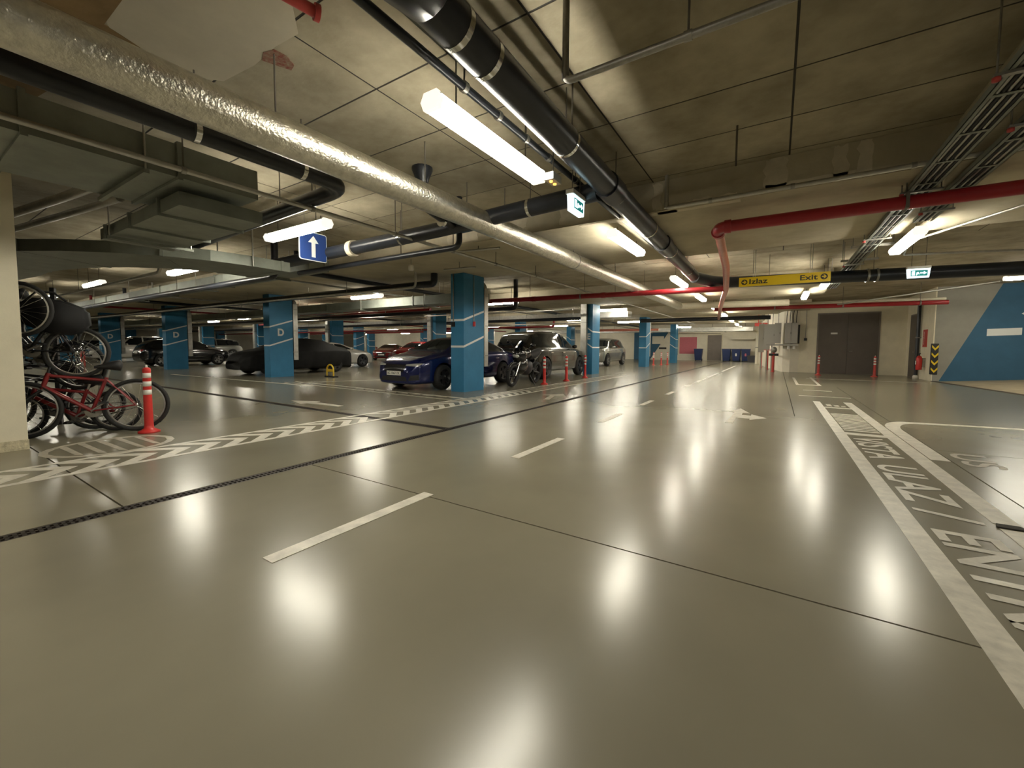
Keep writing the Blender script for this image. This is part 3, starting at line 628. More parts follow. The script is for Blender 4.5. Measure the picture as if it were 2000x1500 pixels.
# dark duct sweeping from the left and turning along the aisle
t=empty('swept_duct',(0,0,0),label='dark flat air duct sweeping from the left edge into the parking rows',cat='duct')
cl=[(-15.5,.9,2.46),(-12.0,1.25,2.48)]+[(-12.0+3.8*math.sin(a),1.25+3.8*(1-math.cos(a))*.62,2.50) for a in np.linspace(.15,PI/2,9)]+[(-8.2,4.1,2.50),(-8.2,4.25,2.50)]
b=MB(); vs=[];fs=[]
for i,p in enumerate(cl):
    p=Vector(p); d=(Vector(cl[min(i+1,len(cl)-1)])-Vector(cl[max(i-1,0)])).normalized(); n=Vector((-d.y,d.x,0))*.62
    vs+=[p-n,p+n,p+n+Vector((0,0,.17)),p-n+Vector((0,0,.17))]
m=len(cl)
for i in range(m-1):
    for k in range(4): fs.append((4*i+k,4*i+(k+1)%4,4*i+4+(k+1)%4,4*i+4+k))
fs+=[(3,2,1,0),tuple(4*(m-1)+k for k in range(4))]
b.add(vs,fs).build('duct_body','galv_dark',t)
for i in (2,5,8,11):
    v=vs[4*i:4*i+4]; b=MB(); c=(v[0]+v[2])/2; d=(Vector(cl[i+1 if i<m-1 else i])-Vector(cl[i-1])).normalized()*.02
    w8=[c+(q-c)*1.05 for q in v]; b.add([q-d for q in w8]+[q+d for q in w8],[(0,1,5,4),(1,2,6,5),(2,3,7,6),(3,0,4,7),(3,2,1,0),(4,5,6,7)]).build('seam_flange','galv_dark',t)
for x,y in ((-12.5,.55),(-10.6,.95),(-8.85,3.6),(-7.55,3.6)): MB().cyl((x,y,2.50),(x,y,S),.012,n=6).build('hanger_rod','galv',t)
# service runs deeper in the parking hall
duct('air_duct',(-62,10.1,2.56),(-7.8,10.8,2.85),'galv_dark','long grey duct crossing behind the near column row',(.3,.5,.62,.72,.8,.86,.9,.95),'x',(.5,.7,.8,.9,.96))
duct('air_duct',(-62,5.0,2.74),(-8.2,5.45,2.98),'galv_dark','low tray-like duct over the side aisle behind the arrow sign',(.4,.6,.75,.85,.92,.97),'x',(.6,.8,.9,.97))
duct('air_duct',(-62,19.5,2.62),(-6,20.15,2.90),'galv','far galvanised duct above the second row',(.3,.5,.7,.8,.9),'x',(.6,.8,.95))
duct('air_duct',(-20,34.9,2.45),(-1.5,35.9,2.75),'galv','far galvanised duct before the end wall',(.3,.6,.8),'x',(.2,.6,.9))
pipe('sprinkler_pipe',[(-60,5.8,2.62),(-7.6,7.4,2.62),(-7.6,7.4,2.995)],.03,'galv','long pale pipe over the covered car',n=8,rods=(.5,.7,.85,.95))
pipe('sprinkler_pipe',[(-60,12.2,2.80),(-8,12.4,2.80)],.03,'galv','pale pipe behind the covered car roof',n=8,rods=(.6,.8,.9))
pipe('drain_pipe',[(-60,6.2,2.66),(-7.35,7.8,2.74),(-7.35,7.8,2.995)],.09,'black_pipe','long black pipe over the front parking row',n=10,rods=(.5,.7,.9))
pipe('drain_pipe',[(-6.2,22.4,2.6),(-.3,22.9,2.62)],.10,'black_pipe','black pipe far down the lane in front of the duct',n=10)
pipe('sprinkler_pipe',[(-60,13.4,2.62),(-6.9,15.2,2.66)],.03,'galv','pale pipe beyond the covered car',n=8)
ex=[('drain_pipe',(-9.7,5.6,2.925),(-9.9,40,2.925),.06,'black_pipe','black pipe running away above the dark blue sedan'),
('sprinkler_pipe',(-11.2,5.6,2.925),(-11.2,40,2.925),.03,'galv','pale pipe running away left of the dark blue sedan'),
('drain_pipe',(-60,10.9,2.45),(-7.4,11.75,2.46),.075,'black_pipe','black pipe crossing behind the near column at pipe height'),
('cable_conduit',(-60,11.9,2.46),(-12.5,12.7,2.46),.04,'steel','dark steel conduit behind the covered car'),
('sprinkler_pipe',(-19.0,5.62,2.925),(-19.0,40,2.925),.03,'galv','pale pipe running away over the covered car row'),
('fire_pipe',(-26.5,5.6,2.925),(-26.5,40,2.925),.05,'red_pipe','red pipe running away above the black hatchback'),
('drain_pipe',(-21.9,5.6,2.925),(-21.9,40,2.925),.06,'black_pipe','black pipe running away left of the covered car'),
('sprinkler_pipe',(-60,22.4,2.62),(-8,23.2,2.62),.035,'galv','distant pale pipe over the second aisle'),
('drain_pipe',(-60,18.6,2.60),(-8,19.3,2.60),.08,'black_pipe','distant black pipe over the second aisle'),
('fire_pipe',(-60,23.9,2.52),(-12.5,24.6,2.52),.07,'red_pipe','distant red pipe over the second aisle'),
('sprinkler_pipe',(-60,2.4,2.46),(-9.4,2.9,2.46),.03,'galv','pale pipe over the side aisle behind the bicycles'),
('drain_pipe',(-60,4.62,2.60),(-9.0,4.72,2.62),.07,'black_pipe','black pipe along the side aisle left of the arrow sign')]
for nm,a,b_,r_,m_,lb in ex:
    if a[0]>-59: pts=[(a[0],a[1],S-.005),a,b_]          # drops from the slab, then runs away
    else: pts=[a,b_,(b_[0],b_[1],top_at(b_[0],b_[1])-.005)]
    k0=1 if a[0]>-59 else 0
    pipe(nm,pts,r_,m_,lb,n=10,bend=.14,rods=[k0+q_ for q_ in (.15,.35,.55,.75,.9)],clamps=[k0+.35,k0+.75])
# ================================================================ SIGNS
sg=empty('exit_sign',(-.80,11.05,2.585),label='long yellow hanging sign reading Izlaz and Exit',cat='sign')
MB().box((0,-.02,0),(1.70,.04,.205)).build('panel','yellow',sg)
def arrow_disc(cx,cz):
    b=MB().cyl((cx,-.0205,cz),(cx,-.0235,cz),.062,n=20); b.build('arrow_disc','ink',sg)
    MB().prism([(cx-.04,cz-.012),(cx+.005,cz-.012),(cx+.005-.02,cz-.04),(cx+.012,cz-.04),(cx+.045,cz),(cx+.012,cz+.04),(cx-.015,cz+.04),(cx+.005,cz+.012),(cx-.04,cz+.012)],'y',-.0255,-.0236).build('arrow_mark','yellow',sg)
arrow_disc(.11,.095); arrow_disc(1.59,.105)
fit_text('lettering','Izlaz','ink',(.21,-.0206,.045),(1,0,0),(0,0,1),.36,.115,sg)
fit_text('lettering','Exit','ink',(1.17,-.0206,.05),(1,0,0),(0,0,1),.31,.115,sg)
for x in (.30,1.36):
    MB().box((x-.025,.005,.205),(x-.015,.035,S-2.585)).box((x+.015,.005,.205),(x+.025,.035,S-2.585)).build('post','galv',sg)
bs=empty('arrow_sign',(-6.72,3.93,2.60),label='square blue sign with white upward arrow hanging in the side aisle',cat='sign')
def rrect(y0,y1,z0,z1,r,n=4):
    out=[]
    for cy_,cz_,a0 in ((y1-r,z0+r,-PI/2),(y1-r,z1-r,0),(y0+r,z1-r,PI/2),(y0+r,z0+r,PI)):
        out+=[(cy_+r*math.cos(a0+k*PI/2/n),cz_+r*math.sin(a0+k*PI/2/n)) for k in range(n+1)]
    return out
MB().prism(rrect(0,.50,0,.48,.04),'x',-.012,0).build('border','stripe_white',bs); MB().prism(rrect(.012,.488,.012,.468,.035),'x',0,.003).build('panel','sign_blue',bs)
MB().prism([(.215,.06),(.285,.06),(.285,.30),(.345,.30),(.25,.42),(.155,.30),(.215,.30)],'x',.0031,.006).build('arrow_mark','stripe_white',bs)
for y in (.1,.4): MB().cyl((-.006,y,.48),(-.006,y,S-2.60),.007,n=6).build('hanger_rod','rod',bs)
def exitbox(loc,rz,label):
    t=empty('exit_lamp',loc,rz,label=label,cat='exit light')
    MB().box((-.17,-.045,.17),(.17,.045,.215)).build('housing','white_plastic',t)
    MB().prism([(-.15,0),(.15,0),(.165,.17),(-.165,.17)],'y',-.03,.03).build('lit_panel','sign_lit',t)
    for s in (-1,1):
        y0,y1=(-.0335,-.0302) if s<0 else (.0302,.0335)
        MB().box((-.115,y0,.03),(.125,y1,.14)).build('green_field','sign_green',t)
        a,b_=(-.0365,-.0336) if s<0 else (.0336,.0365)
        MB().prism([(.02,.075),(.07,.075),(.07,.055),(.11,.085),(.07,.115),(.07,.095),(.02,.095)],'y',a,b_).build('arrow_mark','sign_lit',t)
        MB().box((-.10,a,.045),(-.055,b_,.125)).prism([(-.04,.045),(-.028,.045),(-.01,.08),(.0,.06),(.012,.06),(-.003,.105),(-.03,.10)],'y',a,b_).build('runner_mark','sign_lit',t)
    for x in (-.1,.1): MB().cyl((x,0,.215),(x,0,S-loc[2]),.005,n=6).build('hanger_rod','rod',t)
    return t
exitbox((-1.92,4.28,2.62),R(90),'lit emergency exit sign seen at an angle under the black pipes')
exitbox((2.22,10.9,2.52),R(4),'lit green emergency exit sign with right arrow before the blue wall')
MB().box((-1.2,29.5,2.52),(.0,29.56,2.72)).cyl((-.2,29.53,2.72),(-.2,29.53,S),.02,n=6).cyl((-1.0,29.53,2.72),(-1.0,29.53,S),.02,n=6).build('hanging_sign','red_faded',label='small red hanging board far down the lane',cat='sign')
al=empty('warning_lamp',(-1.95,3.78,2.80),label='small housing with orange indicator lights after the nearest strip light',cat='light')
MB().box((-.05,-.09,0),(.05,.09,.07)).build('housing','lamp_house',al); mat('amber',(.6,.25,.05),.3,emit=(1,.45,.08),estr=3.)
for s in (-.04,.04): MB().lathe([(0,-.015),(.016,-.012),(.018,.0)],10,Matrix.Translation((0,s,0))).build('indicator','amber',al)
MB().cyl((0,0,.07),(0,0,S-2.8),.006,n=6).build('hanger_rod','rod',al)

# ================================================================ POSTS
def bollard(x,y,label,h=.86,lean=0,faded=False):
    t=empty('flexible_post',(x,y,0),label=label,cat='bollard',group='red and white flexible posts'); t.rotation_euler=(lean,lean*.6,0)
    MB().lathe([(0,.0),(.115,.0),(.115,.02),(.085,.035),(.052,.06),(.048,.10),(.042,h-.06),(.045,h-.05),(.042,h-.02),(.025,h-.005),(0,h)],20).build('body','red_faded' if faded else 'red',t)
    for z0 in (.50,.61,.72):
        if z0+.07<h: MB().lathe([(.0478-.006*(z0/.86),z0),(.0482-.006*(z0/.86),z0),(.0482-.006*(z0/.86),z0+.065),(.0478-.006*(z0/.86),z0+.065)],20).build('reflective_band','white',t)
    MB().lathe([(.012,h-.004),(.014,h),(.012,h+.025),(0,h+.03)],8).build('top_knob','white',t)
bollard(-6.93,1.95,'red and white flexible post beside the bicycles')
for y,n in ((11.3,'nearest of the three by the motorcycle'),(12.9,'middle of the three beside the grey car'),(14.75,'rightmost of the three before the column marked E')): bollard(-6.05 if y<14 else -6.14,y,'red flexible post, '+n)
bollard(1.56,22.4,'red flexible post at the left of the brown service door',faded=True,lean=.02); bollard(3.46,22.6,'red flexible post at the right of the brown service door',faded=True)
for k,(x,y) in enumerate(((-6.9,28.3),(-6.55,28.9),(-6.3,29.6))): bollard(x,y,['left','middle','right'][k]+' of three far red posts before the painted end wall',faded=True)
def redpost(x,y,h,label):
    t=empty('guard_post',(x,y,0),label=label,cat='post'); MB().cyl((0,0,.012),(0,0,h),.05,n=14).build('post','red_faded',t); MB().lathe([(0,.012),(.1,.012),(.1,0),(0,0)],14).build('base_plate','red_faded',t)
redpost(-.78,29.3,1.05,'far left red steel guard post by the curved wall'); redpost(-.42,26.8,1.05,'middle red steel guard post by the curved wall'); redpost(-.14,24.3,1.05,'nearest red steel guard post by the curved wall')
# yellow parking lock
lk=empty('parking_lock',(-13.9,9.2,0),label='folding yellow parking barrier hoop beside the covered car',cat='parking lock')
MB().tube([(-.2,0,.03)]+[( -.2*math.cos(a),.0,.26+.2*math.sin(a)) for a in np.linspace(0,PI,10)]+[(.2,0,.03)],.028,8).build('hoop','yellow_rail',lk); MB().box((-.26,-.06,0),(.34,.1,.045)).build('base','black',lk); MB().box((-.16,-.012,.2),(.14,.012,.30)).build('plate','yellow_rail',lk)
# barrier frame + cone deep left
bf=empty('barrier_frame',(-31.4,6.2,0),label='low red barrier frame standing by the far column marked D',cat='barrier')
for x in (-.3,.3): MB().box((x-.05,-.03,0),(x+.05,.03,.8)).build('leg','red_faded',bf)
MB().box((-.35,-.031,.74),(.35,.031,.86)).build('rail','red_faded',bf)

# ================================================================ CARS
def smooth_interp(xs,pts,k=3):
    px=[p[0] for p in pts]; py=[p[1] for p in pts]; return np.interp(xs,px,py)
def car_body(P,ns=60,nr=26,jitter=0):
    L=P['L']; u=np.linspace(-1,1,ns); xs=np.sign(u)*(1-(1-np.abs(u))**1.5)*L/2
    f={k:smooth_interp(xs,P[k]) for k in ('top','belt','bot','hw','ht')}
    for k in f:
        a=f[k]; a[1:-1]=.25*a[:-2]+.5*a[1:-1]+.25*a[2:]
    vs=[]; 
    for i,x in enumerate(xs):
        zt,zb,z0,hw,ht=[f[k][i] for k in ('top','belt','bot','hw','ht')]
        zb=min(zb,zt-.01); hh=zt-zb
        c=[(0,z0),(hw*.7,z0),(hw*.93,z0+.03),(hw*.985,z0+.12),(hw,z0+.5*(zb-z0)),(hw*.985,zb-.10*(zb-z0)-.02),(hw*.93+.02,zb),
           (hw*.93*.6+ht*.4+.0,zb+hh*.30),(ht*1.04,zt-.13*hh-.012),(ht*.93,zt-.03*hh),(ht*.55,zt+.005),(0,zt+.012)]
        # Catmull-Rom resample
        C=np.array([c[0]]+c+[c[-1]],float); seg=len(c)-1; out=[]
        for t in np.linspace(0,seg-1e-6,nr):
            k=int(t); s=t-k; p0,p1,p2,p3=C[k],C[k+1],C[k+2],C[k+3]
            out.append(.5*((2*p1)+(-p0+p2)*s+(2*p0-5*p1+4*p2-p3)*s*s+(-p0+3*p1-3*p2+p3)*s**3))
        out=np.array(out); out[0,0]=out[-1,0]=0
        vs.append([(x,y,z) for y,z in out]+[(x,-y,z) for y,z in out[-2:0:-1]])
    n=len(vs[0]); V=[p for r_ in vs for p in r_]
    if jitter:
        rnd=random.Random(3); V=[(x,y,z) for x,y,z in V]
    F=[(i*n+k,(i+1)*n+k,(i+1)*n+(k+1)%n,i*n+(k+1)%n) for i in range(ns-1) for k in range(n)]
    F=[f_[::-1] for f_ in F]
    F+=[tuple(range(n)),tuple((ns-1)*n+k for k in range(n-1,-1,-1))]
    return V,F
def decal(bvh,poly,frm,m,name,parent,off=.006,cuts=3,dirv=None):
    """polygon in a side/front view laid onto the body skin"""
    bm=bmesh.new()
    def P(a,b):
        return {'front':(5,a,b),'rear':(-5,a,b),'left':(a,5,b),'right':(a,-5,b),'top':(a,b,5)}[frm]
    D=Vector(dirv) if dirv else Vector({'front':(-1,0,0),'rear':(1,0,0),'left':(0,-1,0),'right':(0,1,0),'top':(0,0,-1)}[frm])
    vs=[bm.verts.new(P(*p)) for p in poly]; fc=bm.faces.new(vs)
    bmesh.ops.triangulate(bm,faces=[fc]); bmesh.ops.subdivide_edges(bm,edges=bm.edges[:],cuts=cuts,use_grid_fill=True)
    bad=[]
    for v in bm.verts:
        hit,nrm,_,_=bvh.ray_cast(v.co,D)
        if hit is None: 
            hit,nrm,_,_=bvh.find_nearest(Vector((v.co.x if abs(v.co.x)<4 else math.copysign(2.2,v.co.x), v.co.y if abs(v.co.y)<4 else math.copysign(.9,v.co.y), min(v.co.z,1.4))))
        v.co=hit-D*off+nrm*.001
    bmesh.ops.recalc_face_normals(bm,faces=bm.faces[:])
    ctr=sum((f.normal for f in bm.faces),Vector())
    if ctr.dot(D)>0: bmesh.ops.reverse_faces(bm,faces=bm.faces[:])
    return place(name,bm_mesh(name,bm,m,True),parent)
def mirror(poly): return [(-a,b) for a,b in poly][::-1]
_wheel={}
def wheel(parent,x,y,r,wd,rim,style=5):
    side=1 if y>0 else -1
    key=(r,wd,rim,style,side)
    if key not in _wheel:
        mt=Matrix.Rotation(-side*PI/2,4,'X')
        ty=MB().lathe([(r*.66,-wd/2),(r*.9,-wd/2),(r*.985,-wd*.38),(r,-wd*.2),(r,wd*.2),(r*.985,wd*.38),(r*.9,wd/2),(r*.66,wd/2)],28,mt).mesh('tyre','rubber')
        b=MB().lathe([(r*.67,wd*.5),(r*.62,wd*.47),(r*.6,wd*.2),(r*.15,wd*.15),(0,wd*.15)],28,mt); ri=b.mesh('rim_dish','alloy_dark')
        s=MB()
        for k in range(style):
            a=2*PI*k/style; c,sn=math.cos(a),math.sin(a)
            w1,w2=.055*r/.33,.035*r/.33
            pts=[]
            for rad,ww,zz in ((.03,w1,wd*.40),(r*.64,w2*1.4,wd*.47)):
                for sg_ in (-1,1): pts.append(Vector((rad*c-sg_*ww*sn,rad*sn+sg_*ww*c,zz)))
            vs=[mt@p for p in pts]+[mt@(p-Vector((0,0,.04))) for p in pts]
            s.add(vs,[(0,2,3,1),(4,5,7,6),(0,4,6,2),(1,3,7,5),(2,6,7,3)])
        s.lathe([(0,wd*.42),(.06,wd*.42),(.06,wd*.3)],12,mt)
        s.lathe([(r*.67,wd*.5),(r*.64,wd*.505),(r*.61,wd*.44)],28,mt)
        _wheel[key]=(ty,ri,s.mesh('spokes',rim))
    ty,ri,sp=_wheel[key]
    w_=place('wheel',ty,parent,loc=(x,y,r)); place('rim_dish',ri,w_); place('spokes',sp,w_)
SEDAN=dict(L=4.70,top=[(-2.35,.78),(-2.3,.93),(-2.18,1.03),(-1.7,1.10),(-1.05,1.36),(-.55,1.435),(0,1.44),(.38,1.38),(1.15,1.05),(1.3,1.0),(1.95,.87),(2.2,.77),(2.31,.64),(2.35,.52)],
 belt=[(-2.35,.70),(-2.2,.92),(-1.6,.98),(0,.95),(1.1,.93),(1.9,.80),(2.2,.69),(2.35,.48)],bot=[(-2.35,.42),(-2.28,.28),(-1.9,.2),(1.9,.17),(2.28,.17),(2.35,.20)],
 hw=[(-2.35,.60),(-2.3,.76),(-2.1,.85),(-1.4,.905),(1.4,.91),(1.85,.88),(2.12,.80),(2.27,.66),(2.35,.54)],ht=[(-2.35,.48),(-1.7,.68),(-1.05,.56),(0,.585),(.38,.57),(1.15,.70),(2,.64),(2.35,.42)],wx=(-1.42,1.42),r=.335)
SUV=dict(L=4.95,top=[(-2.47,.8),(-2.42,1.05),(-2.25,1.35),(-2.0,1.62),(-1.5,1.72),(-.4,1.76),(.1,1.74),(.45,1.66),(1.1,1.22),(1.25,1.16),(2.05,1.05),(2.32,.92),(2.44,.72),(2.47,.6)],
 belt=[(-2.47,.75),(-2.3,1.06),(-1.6,1.12),(0,1.10),(1.1,1.08),(2.0,.98),(2.3,.84),(2.47,.55)],bot=[(-2.47,.55),(-2.38,.38),(-2,.27),(2,.25),(2.38,.27),(2.47,.32)],
 hw=[(-2.47,.7),(-2.4,.85),(-2.1,.94),(-1.4,.975),(1.4,.975),(2,.93),(2.25,.85),(2.4,.72),(2.47,.6)],ht=[(-2.47,.55),(-2.0,.62),(-1.5,.64),(0,.66),(.45,.65),(1.1,.78),(2,.72),(2.47,.5)],wx=(-1.48,1.5),r=.39)
COUPE=dict(L=4.6,top=[(-2.3,.75),(-2.25,.92),(-2.1,1.0),(-1.6,1.08),(-.8,1.30),(-.35,1.345),(0,1.34),(.3,1.28),(1.0,1.02),(1.15,.98),(1.95,.84),(2.18,.74),(2.27,.62),(2.3,.5)],
 belt=[(-2.3,.7),(-2.1,.92),(-1.5,.99),(0,.93),(1.0,.91),(1.9,.78),(2.15,.67),(2.3,.45)],bot=SEDAN['bot'],hw=[(-2.3,.62),(-2.2,.8),(-2,.88),(-1.3,.93),(1.3,.92),(1.85,.88),(2.1,.80),(2.24,.66),(2.3,.54)],ht=[(-2.3,.5),(-1.6,.66),(-.8,.55),(0,.57),(.3,.57),(1,.69),(2,.62),(2.3,.42)],wx=(-1.36,1.4),r=.335)
HATCH=dict(L=4.35,top=[(-2.17,.75),(-2.12,.95),(-2.0,1.12),(-1.65,1.38),(-1.2,1.47),(-.5,1.5),(0.1,1.48),(.42,1.41),(1.1,1.06),(1.25,1.02),(1.8,.90),(2.03,.8),(2.13,.65),(2.17,.52)],
 belt=[(-2.17,.7),(-2,.95),(-1.4,1.0),(0,.96),(1.05,.94),(1.75,.83),(2.0,.70),(2.17,.48)],bot=[(-2.17,.42),(-2.1,.28),(-1.8,.2),(1.8,.18),(2.1,.18),(2.17,.22)],hw=[(-2.17,.62),(-2.12,.76),(-1.9,.85),(-1.3,.9),(1.3,.9),(1.75,.87),(1.98,.79),(2.1,.66),(2.17,.54)],ht=[(-2.17,.5),(-1.65,.6),(-1.2,.59),(0,.6),(.42,.585),(1.1,.72),(1.8,.64),(2.17,.42)],wx=(-1.33,1.33),r=.325)
_bcache={}
def car(P,pname,paint_m,loc,head,label,near=False,rim='alloy',style=5,plate=None,group=None,roofm=None,twotone=False):
    t=empty('car',(loc[0],loc[1],0),head,label=label,cat='car',group=group)
    key=pname
    if key not in _bcache:
        V,F=car_body(P,64 if near else 44,28 if near else 22)
        me=bpy.data.meshes.new('body'); me.from_pydata(V,[],F); me.update()
        bvh=BVHTree.FromPolygons([Vector(v) for v in V],F)
        ob=bpy.data.objects.new('tmp',me); COL.objects.link(ob); cuts=[]
        r=P['r']+.045
        for x in P['wx']:
            for s in (-1,1):
                c=MB().cyl((x,s*.62,P['r']+.01),(x,s*1.2,P['r']+.01),r,n=28); cm=c.mesh('c',None); bm=bmesh.new(); bm.from_mesh(cm); bmesh.ops.remove_doubles(bm,verts=bm.verts[:],dist=1e-5); bmesh.ops.recalc_face_normals(bm,faces=bm.faces[:]); bm.to_mesh(cm); bm.free()
                co=bpy.data.objects.new('c',cm); COL.objects.link(co); cuts.append(co)
                md=ob.modifiers.new('b','BOOLEAN'); md.operation='DIFFERENCE'; md.object=co; md.solver='EXACT'
        dg=bpy.context.evaluated_depsgraph_get(); me2=bpy.data.meshes.new_from_object(ob.evaluated_get(dg))
        for o_ in cuts+[ob]: bpy.data.objects.remove(o_)
        me2.polygons.foreach_set('use_smooth',[True]*len(me2.polygons)); me2.set_sharp_from_angle(angle=R(38)); me2.materials.clear()
        _bcache[key]=(me2,bvh)
    me2,bvh=_bcache[key]
    me=me2.copy(); me.materials.append(M[paint_m]); place('body',me,t)
    zt=lambda x: float(np.interp(x,[p[0] for p in P['top']],[p[1] for p in P['top']]))
    zb=lambda x: float(np.interp(x,[p[0] for p in P['belt']],[p[1] for p in P['belt']]))
    ht=lambda x: float(np.interp(x,[p[0] for p in P['ht']],[p[1] for p in P['ht']]))
    # find windscreen / rear screen stations
    tops=P['top']; roof=max(p[1] for p in tops)
    iw=[p for p in tops if p[0]>0]; xa=next(p[0] for p in iw if p[1]<roof-.03); xb=next(p[0] for p in iw if p[1]<zb(p[0])+.16)
    rr_=[p for p in tops[::-1] if p[0]<-.3]; xr=next(p[0] for p in rr_ if p[1]<roof-.05); xc=next(p[0] for p in rr_ if p[1]<zb(p[0])+.32); 
    za,zbb=zt(xa)-.02,zt(xb)+.02
    decal(bvh,[(-ht(xb)*.94,zbb),(ht(xb)*.94,zbb),(ht(xa)*.9,za),(-ht(xa)*.9,za)],'front','glass_dark','windscreen',t,cuts=5)
    zr,zc=zt(xr)-.02,zb(-2.0)+.14
    decal(bvh,[(-ht(xr)*.86,zr),(ht(xr)*.86,zr),(ht(xc)*.9,zc),(-ht(xc)*.9,zc)],'rear','glass_dark','rear_window',t,cuts=4)
    wb0=zb(0)+.045; hr=roof-.085
    xp=-.22
    f_=[(xb-.18,wb0+.0),(xa-.08,hr-.02),(xp+.04,hr),(xp+.04,wb0)]
    r_=[(xp-.04,wb0),(xp-.04,hr),(xr+.05,hr-.06),(xc+.12,wb0+.10),(xc+.2,wb0+.03)]
    for s in ('left','right'):
        decal(bvh,f_,s,'glass_dark','side_window',t,cuts=4); decal(bvh,r_,s,'glass_dark','side_window',t,cuts=4)
    L2=P['L']/2; zh=zb(L2-.15)
    hl=[(.38,zh-.035),(.72,zh-.05),(.80,zh+.03),(.62,zh+.025),(.38,zh+.0)]
    decal(bvh,hl,'front','glass_lamp','headlight',t); decal(bvh,mirror(hl),'front','glass_lamp','headlight',t)
    decal(bvh,[(-.34,zh-.20),(.34,zh-.20),(.40,zh-.08),(.38,zh-.0),(-.38,zh-.0),(-.40,zh-.08)],'front','black_gloss','grille',t)
    z0=P['bot'][-2][1]
    decal(bvh,[(-.5,z0+.09),(.5,z0+.09),(.42,z0+.21),(-.42,z0+.21)],'front','black','lower_intake',t)
    it=[(.52,z0+.10),(.74,z0+.13),(.74,z0+.26),(.58,z0+.24)]
    decal(bvh,it,'front','black','side_intake',t); decal(bvh,mirror(it),'front','black','side_intake',t)
    zt_=zb(-L2+.15)
    tl=[(.40,zt_-.12),(.70,zt_-.12),(.74,zt_+.0),(.40,zt_-.02)]
    decal(bvh,tl,'rear','tail_red','tail_light',t); decal(bvh,mirror(tl),'rear','tail_red','tail_light',t)
    # number plates
    hit,_,_,_=bvh.ray_cast(Vector((5,0,.46)),Vector((-1,0,0)))
    px_=hit.x+.012; zc_=z0+.29
    pl=MB().box((px_-.006,-.26,zc_-.055),(px_+.004,.26,zc_+.055)).build('number_plate','white',t)
    if plate: fit_text('plate_text',plate,'ink',(px_+.0045,-.225,zc_-.035),(0,1,0),(0,0,1),.45,.07,pl,thick=.001)
    hit,_,_,_=bvh.ray_cast(Vector((-5,0,.75)),Vector((1,0,0))); MB().box((hit.x-.012,-.26,.70),(hit.x-.002,.26,.81)).build('number_plate','white',t)
    for s in (-1,1):
        MB().lathe([(0,-.10),(.05,-.09),(.075,0),(.05,.09),(0,.10)],10,Matrix.Translation((xb-.38,s*(P['hw'][3][1]+.10),wb0+.04))@Matrix.Rotation(PI/2,4,'X')).build('mirror',paint_m,t)
        for xx in (-.05,-1.05):
            hit,_,_,_=bvh.ray_cast(Vector((xx,s*5,zb(0)-.14)),Vector((0,-s,0)))
            if hit: MB().box((xx-.10,min(hit.y,hit.y+s*.03),zb(0)-.155),(xx+.08,max(hit.y,hit.y+s*.03),zb(0)-.125)).build('door_handle','chrome' if near else paint_m,t)
        if near:
            sd_='left' if s>0 else 'right'
            for xx in (xp-.01,.93,-1.08): decal(bvh,[(xx,.33),(xx+.012,.33),(xx+.012,zb(0)-.02),(xx,zb(0)-.02)],sd_,'black','door_gap',t,off=.003,cuts=4)
    for x in P['wx']:
        for s in (-1,1): wheel(t,x,s*(P['hw'][3][1]-.085),P['r'],.22,rim,style)
    return t
# heading: local +x forward.  -90deg faces -Y (towards the side aisle)
FN=-PI/2; FF=PI/2
car(SEDAN,'sedan','car_blue',(-8.38,9.72),FN,'dark blue sedan facing out beside the near blue column',near=True,rim='alloy_dark',plate='BG 1067-TK')
car(SUV,'suv','car_grey',(-7.95,14.68),FF,'dark grey tall estate car seen from the side behind the motorcycle',near=True,rim='alloy_dark')
def covered(P,loc,head,label,noise=.02):
    Q=dict(P); Q['hw']=[(x,h+.04) for x,h in P['hw']]; Q['top']=[(x,z+.03) for x,z in P['top']]; Q['bot']=[(x,.20+.05*math.sin(3*x)) for x,z in P['bot']]
    V,F=car_body(Q,72,34); rnd=random.Random(5)
    W=[]
    for x,y,z in V:
        k=max(0,min(1,(1.05-z)/.9)); f=noise*k*(math.sin(9*x+2*z)+.6*math.sin(17*x+5*z+1.3)+.5*math.sin(5*z+11*y))
        s=1 if y>=0 else -1
        W.append((x+(.3*f if abs(x)>1.9 else 0),y+s*f*(1 if abs(y)>.3 else 0),z+.006*math.sin(7*x+5*y)))
    t=empty('covered_car',(loc[0],loc[1],0),head,label=label,cat='car')
    MB().add(W,F,True).build('car_cover','cover',t)
    for x in P['wx']:
        for s in (-1,1): wheel(t,x,s*.80,P['r'],.2,'alloy_dark')
covered(SEDAN,(-17.4,9.8),FN,'low car under a black fabric cover behind the column marked D')
car(HATCH,'hatch','car_black',(-28.9,9.9),FF,'black hatchback seen from behind between two D columns',rim='alloy')
car(SEDAN,'sedan','car_black',(-26.0,15.2),FN,'black sedan with bright windscreen behind the black hatchback')
car(COUPE,'coupe','car_white',(-20.5,13.6),FF,'white coupe whose front wheel shows right of the covered car',rim='alloy_dark')
car(COUPE,'coupe','car_red',(-28.6,24.8),R(-60),'dark red coupe with black stripes facing the lane',rim='alloy')
car(HATCH,'hatch','car_red_bright',(-20.9,20.6),R(-75),'red hatchback with shiny roof behind the blue sedan')
car(SUV,'suv','car_white',(-38.6,10.3),FN,'white car beyond the leftmost columns',rim='alloy')
car(SUV,'suv','car_silver',(-9.75,26.2),FN,'silver car mostly behind the column marked E')
car(SUV,'suv','car_white',(-14.6,38.2),R(-65),'white tall car parked against the far end wall')
car(HATCH,'hatch','car_silver',(-11.2,21.0),FN,'silver hatchback behind the grey car near the column marked E')
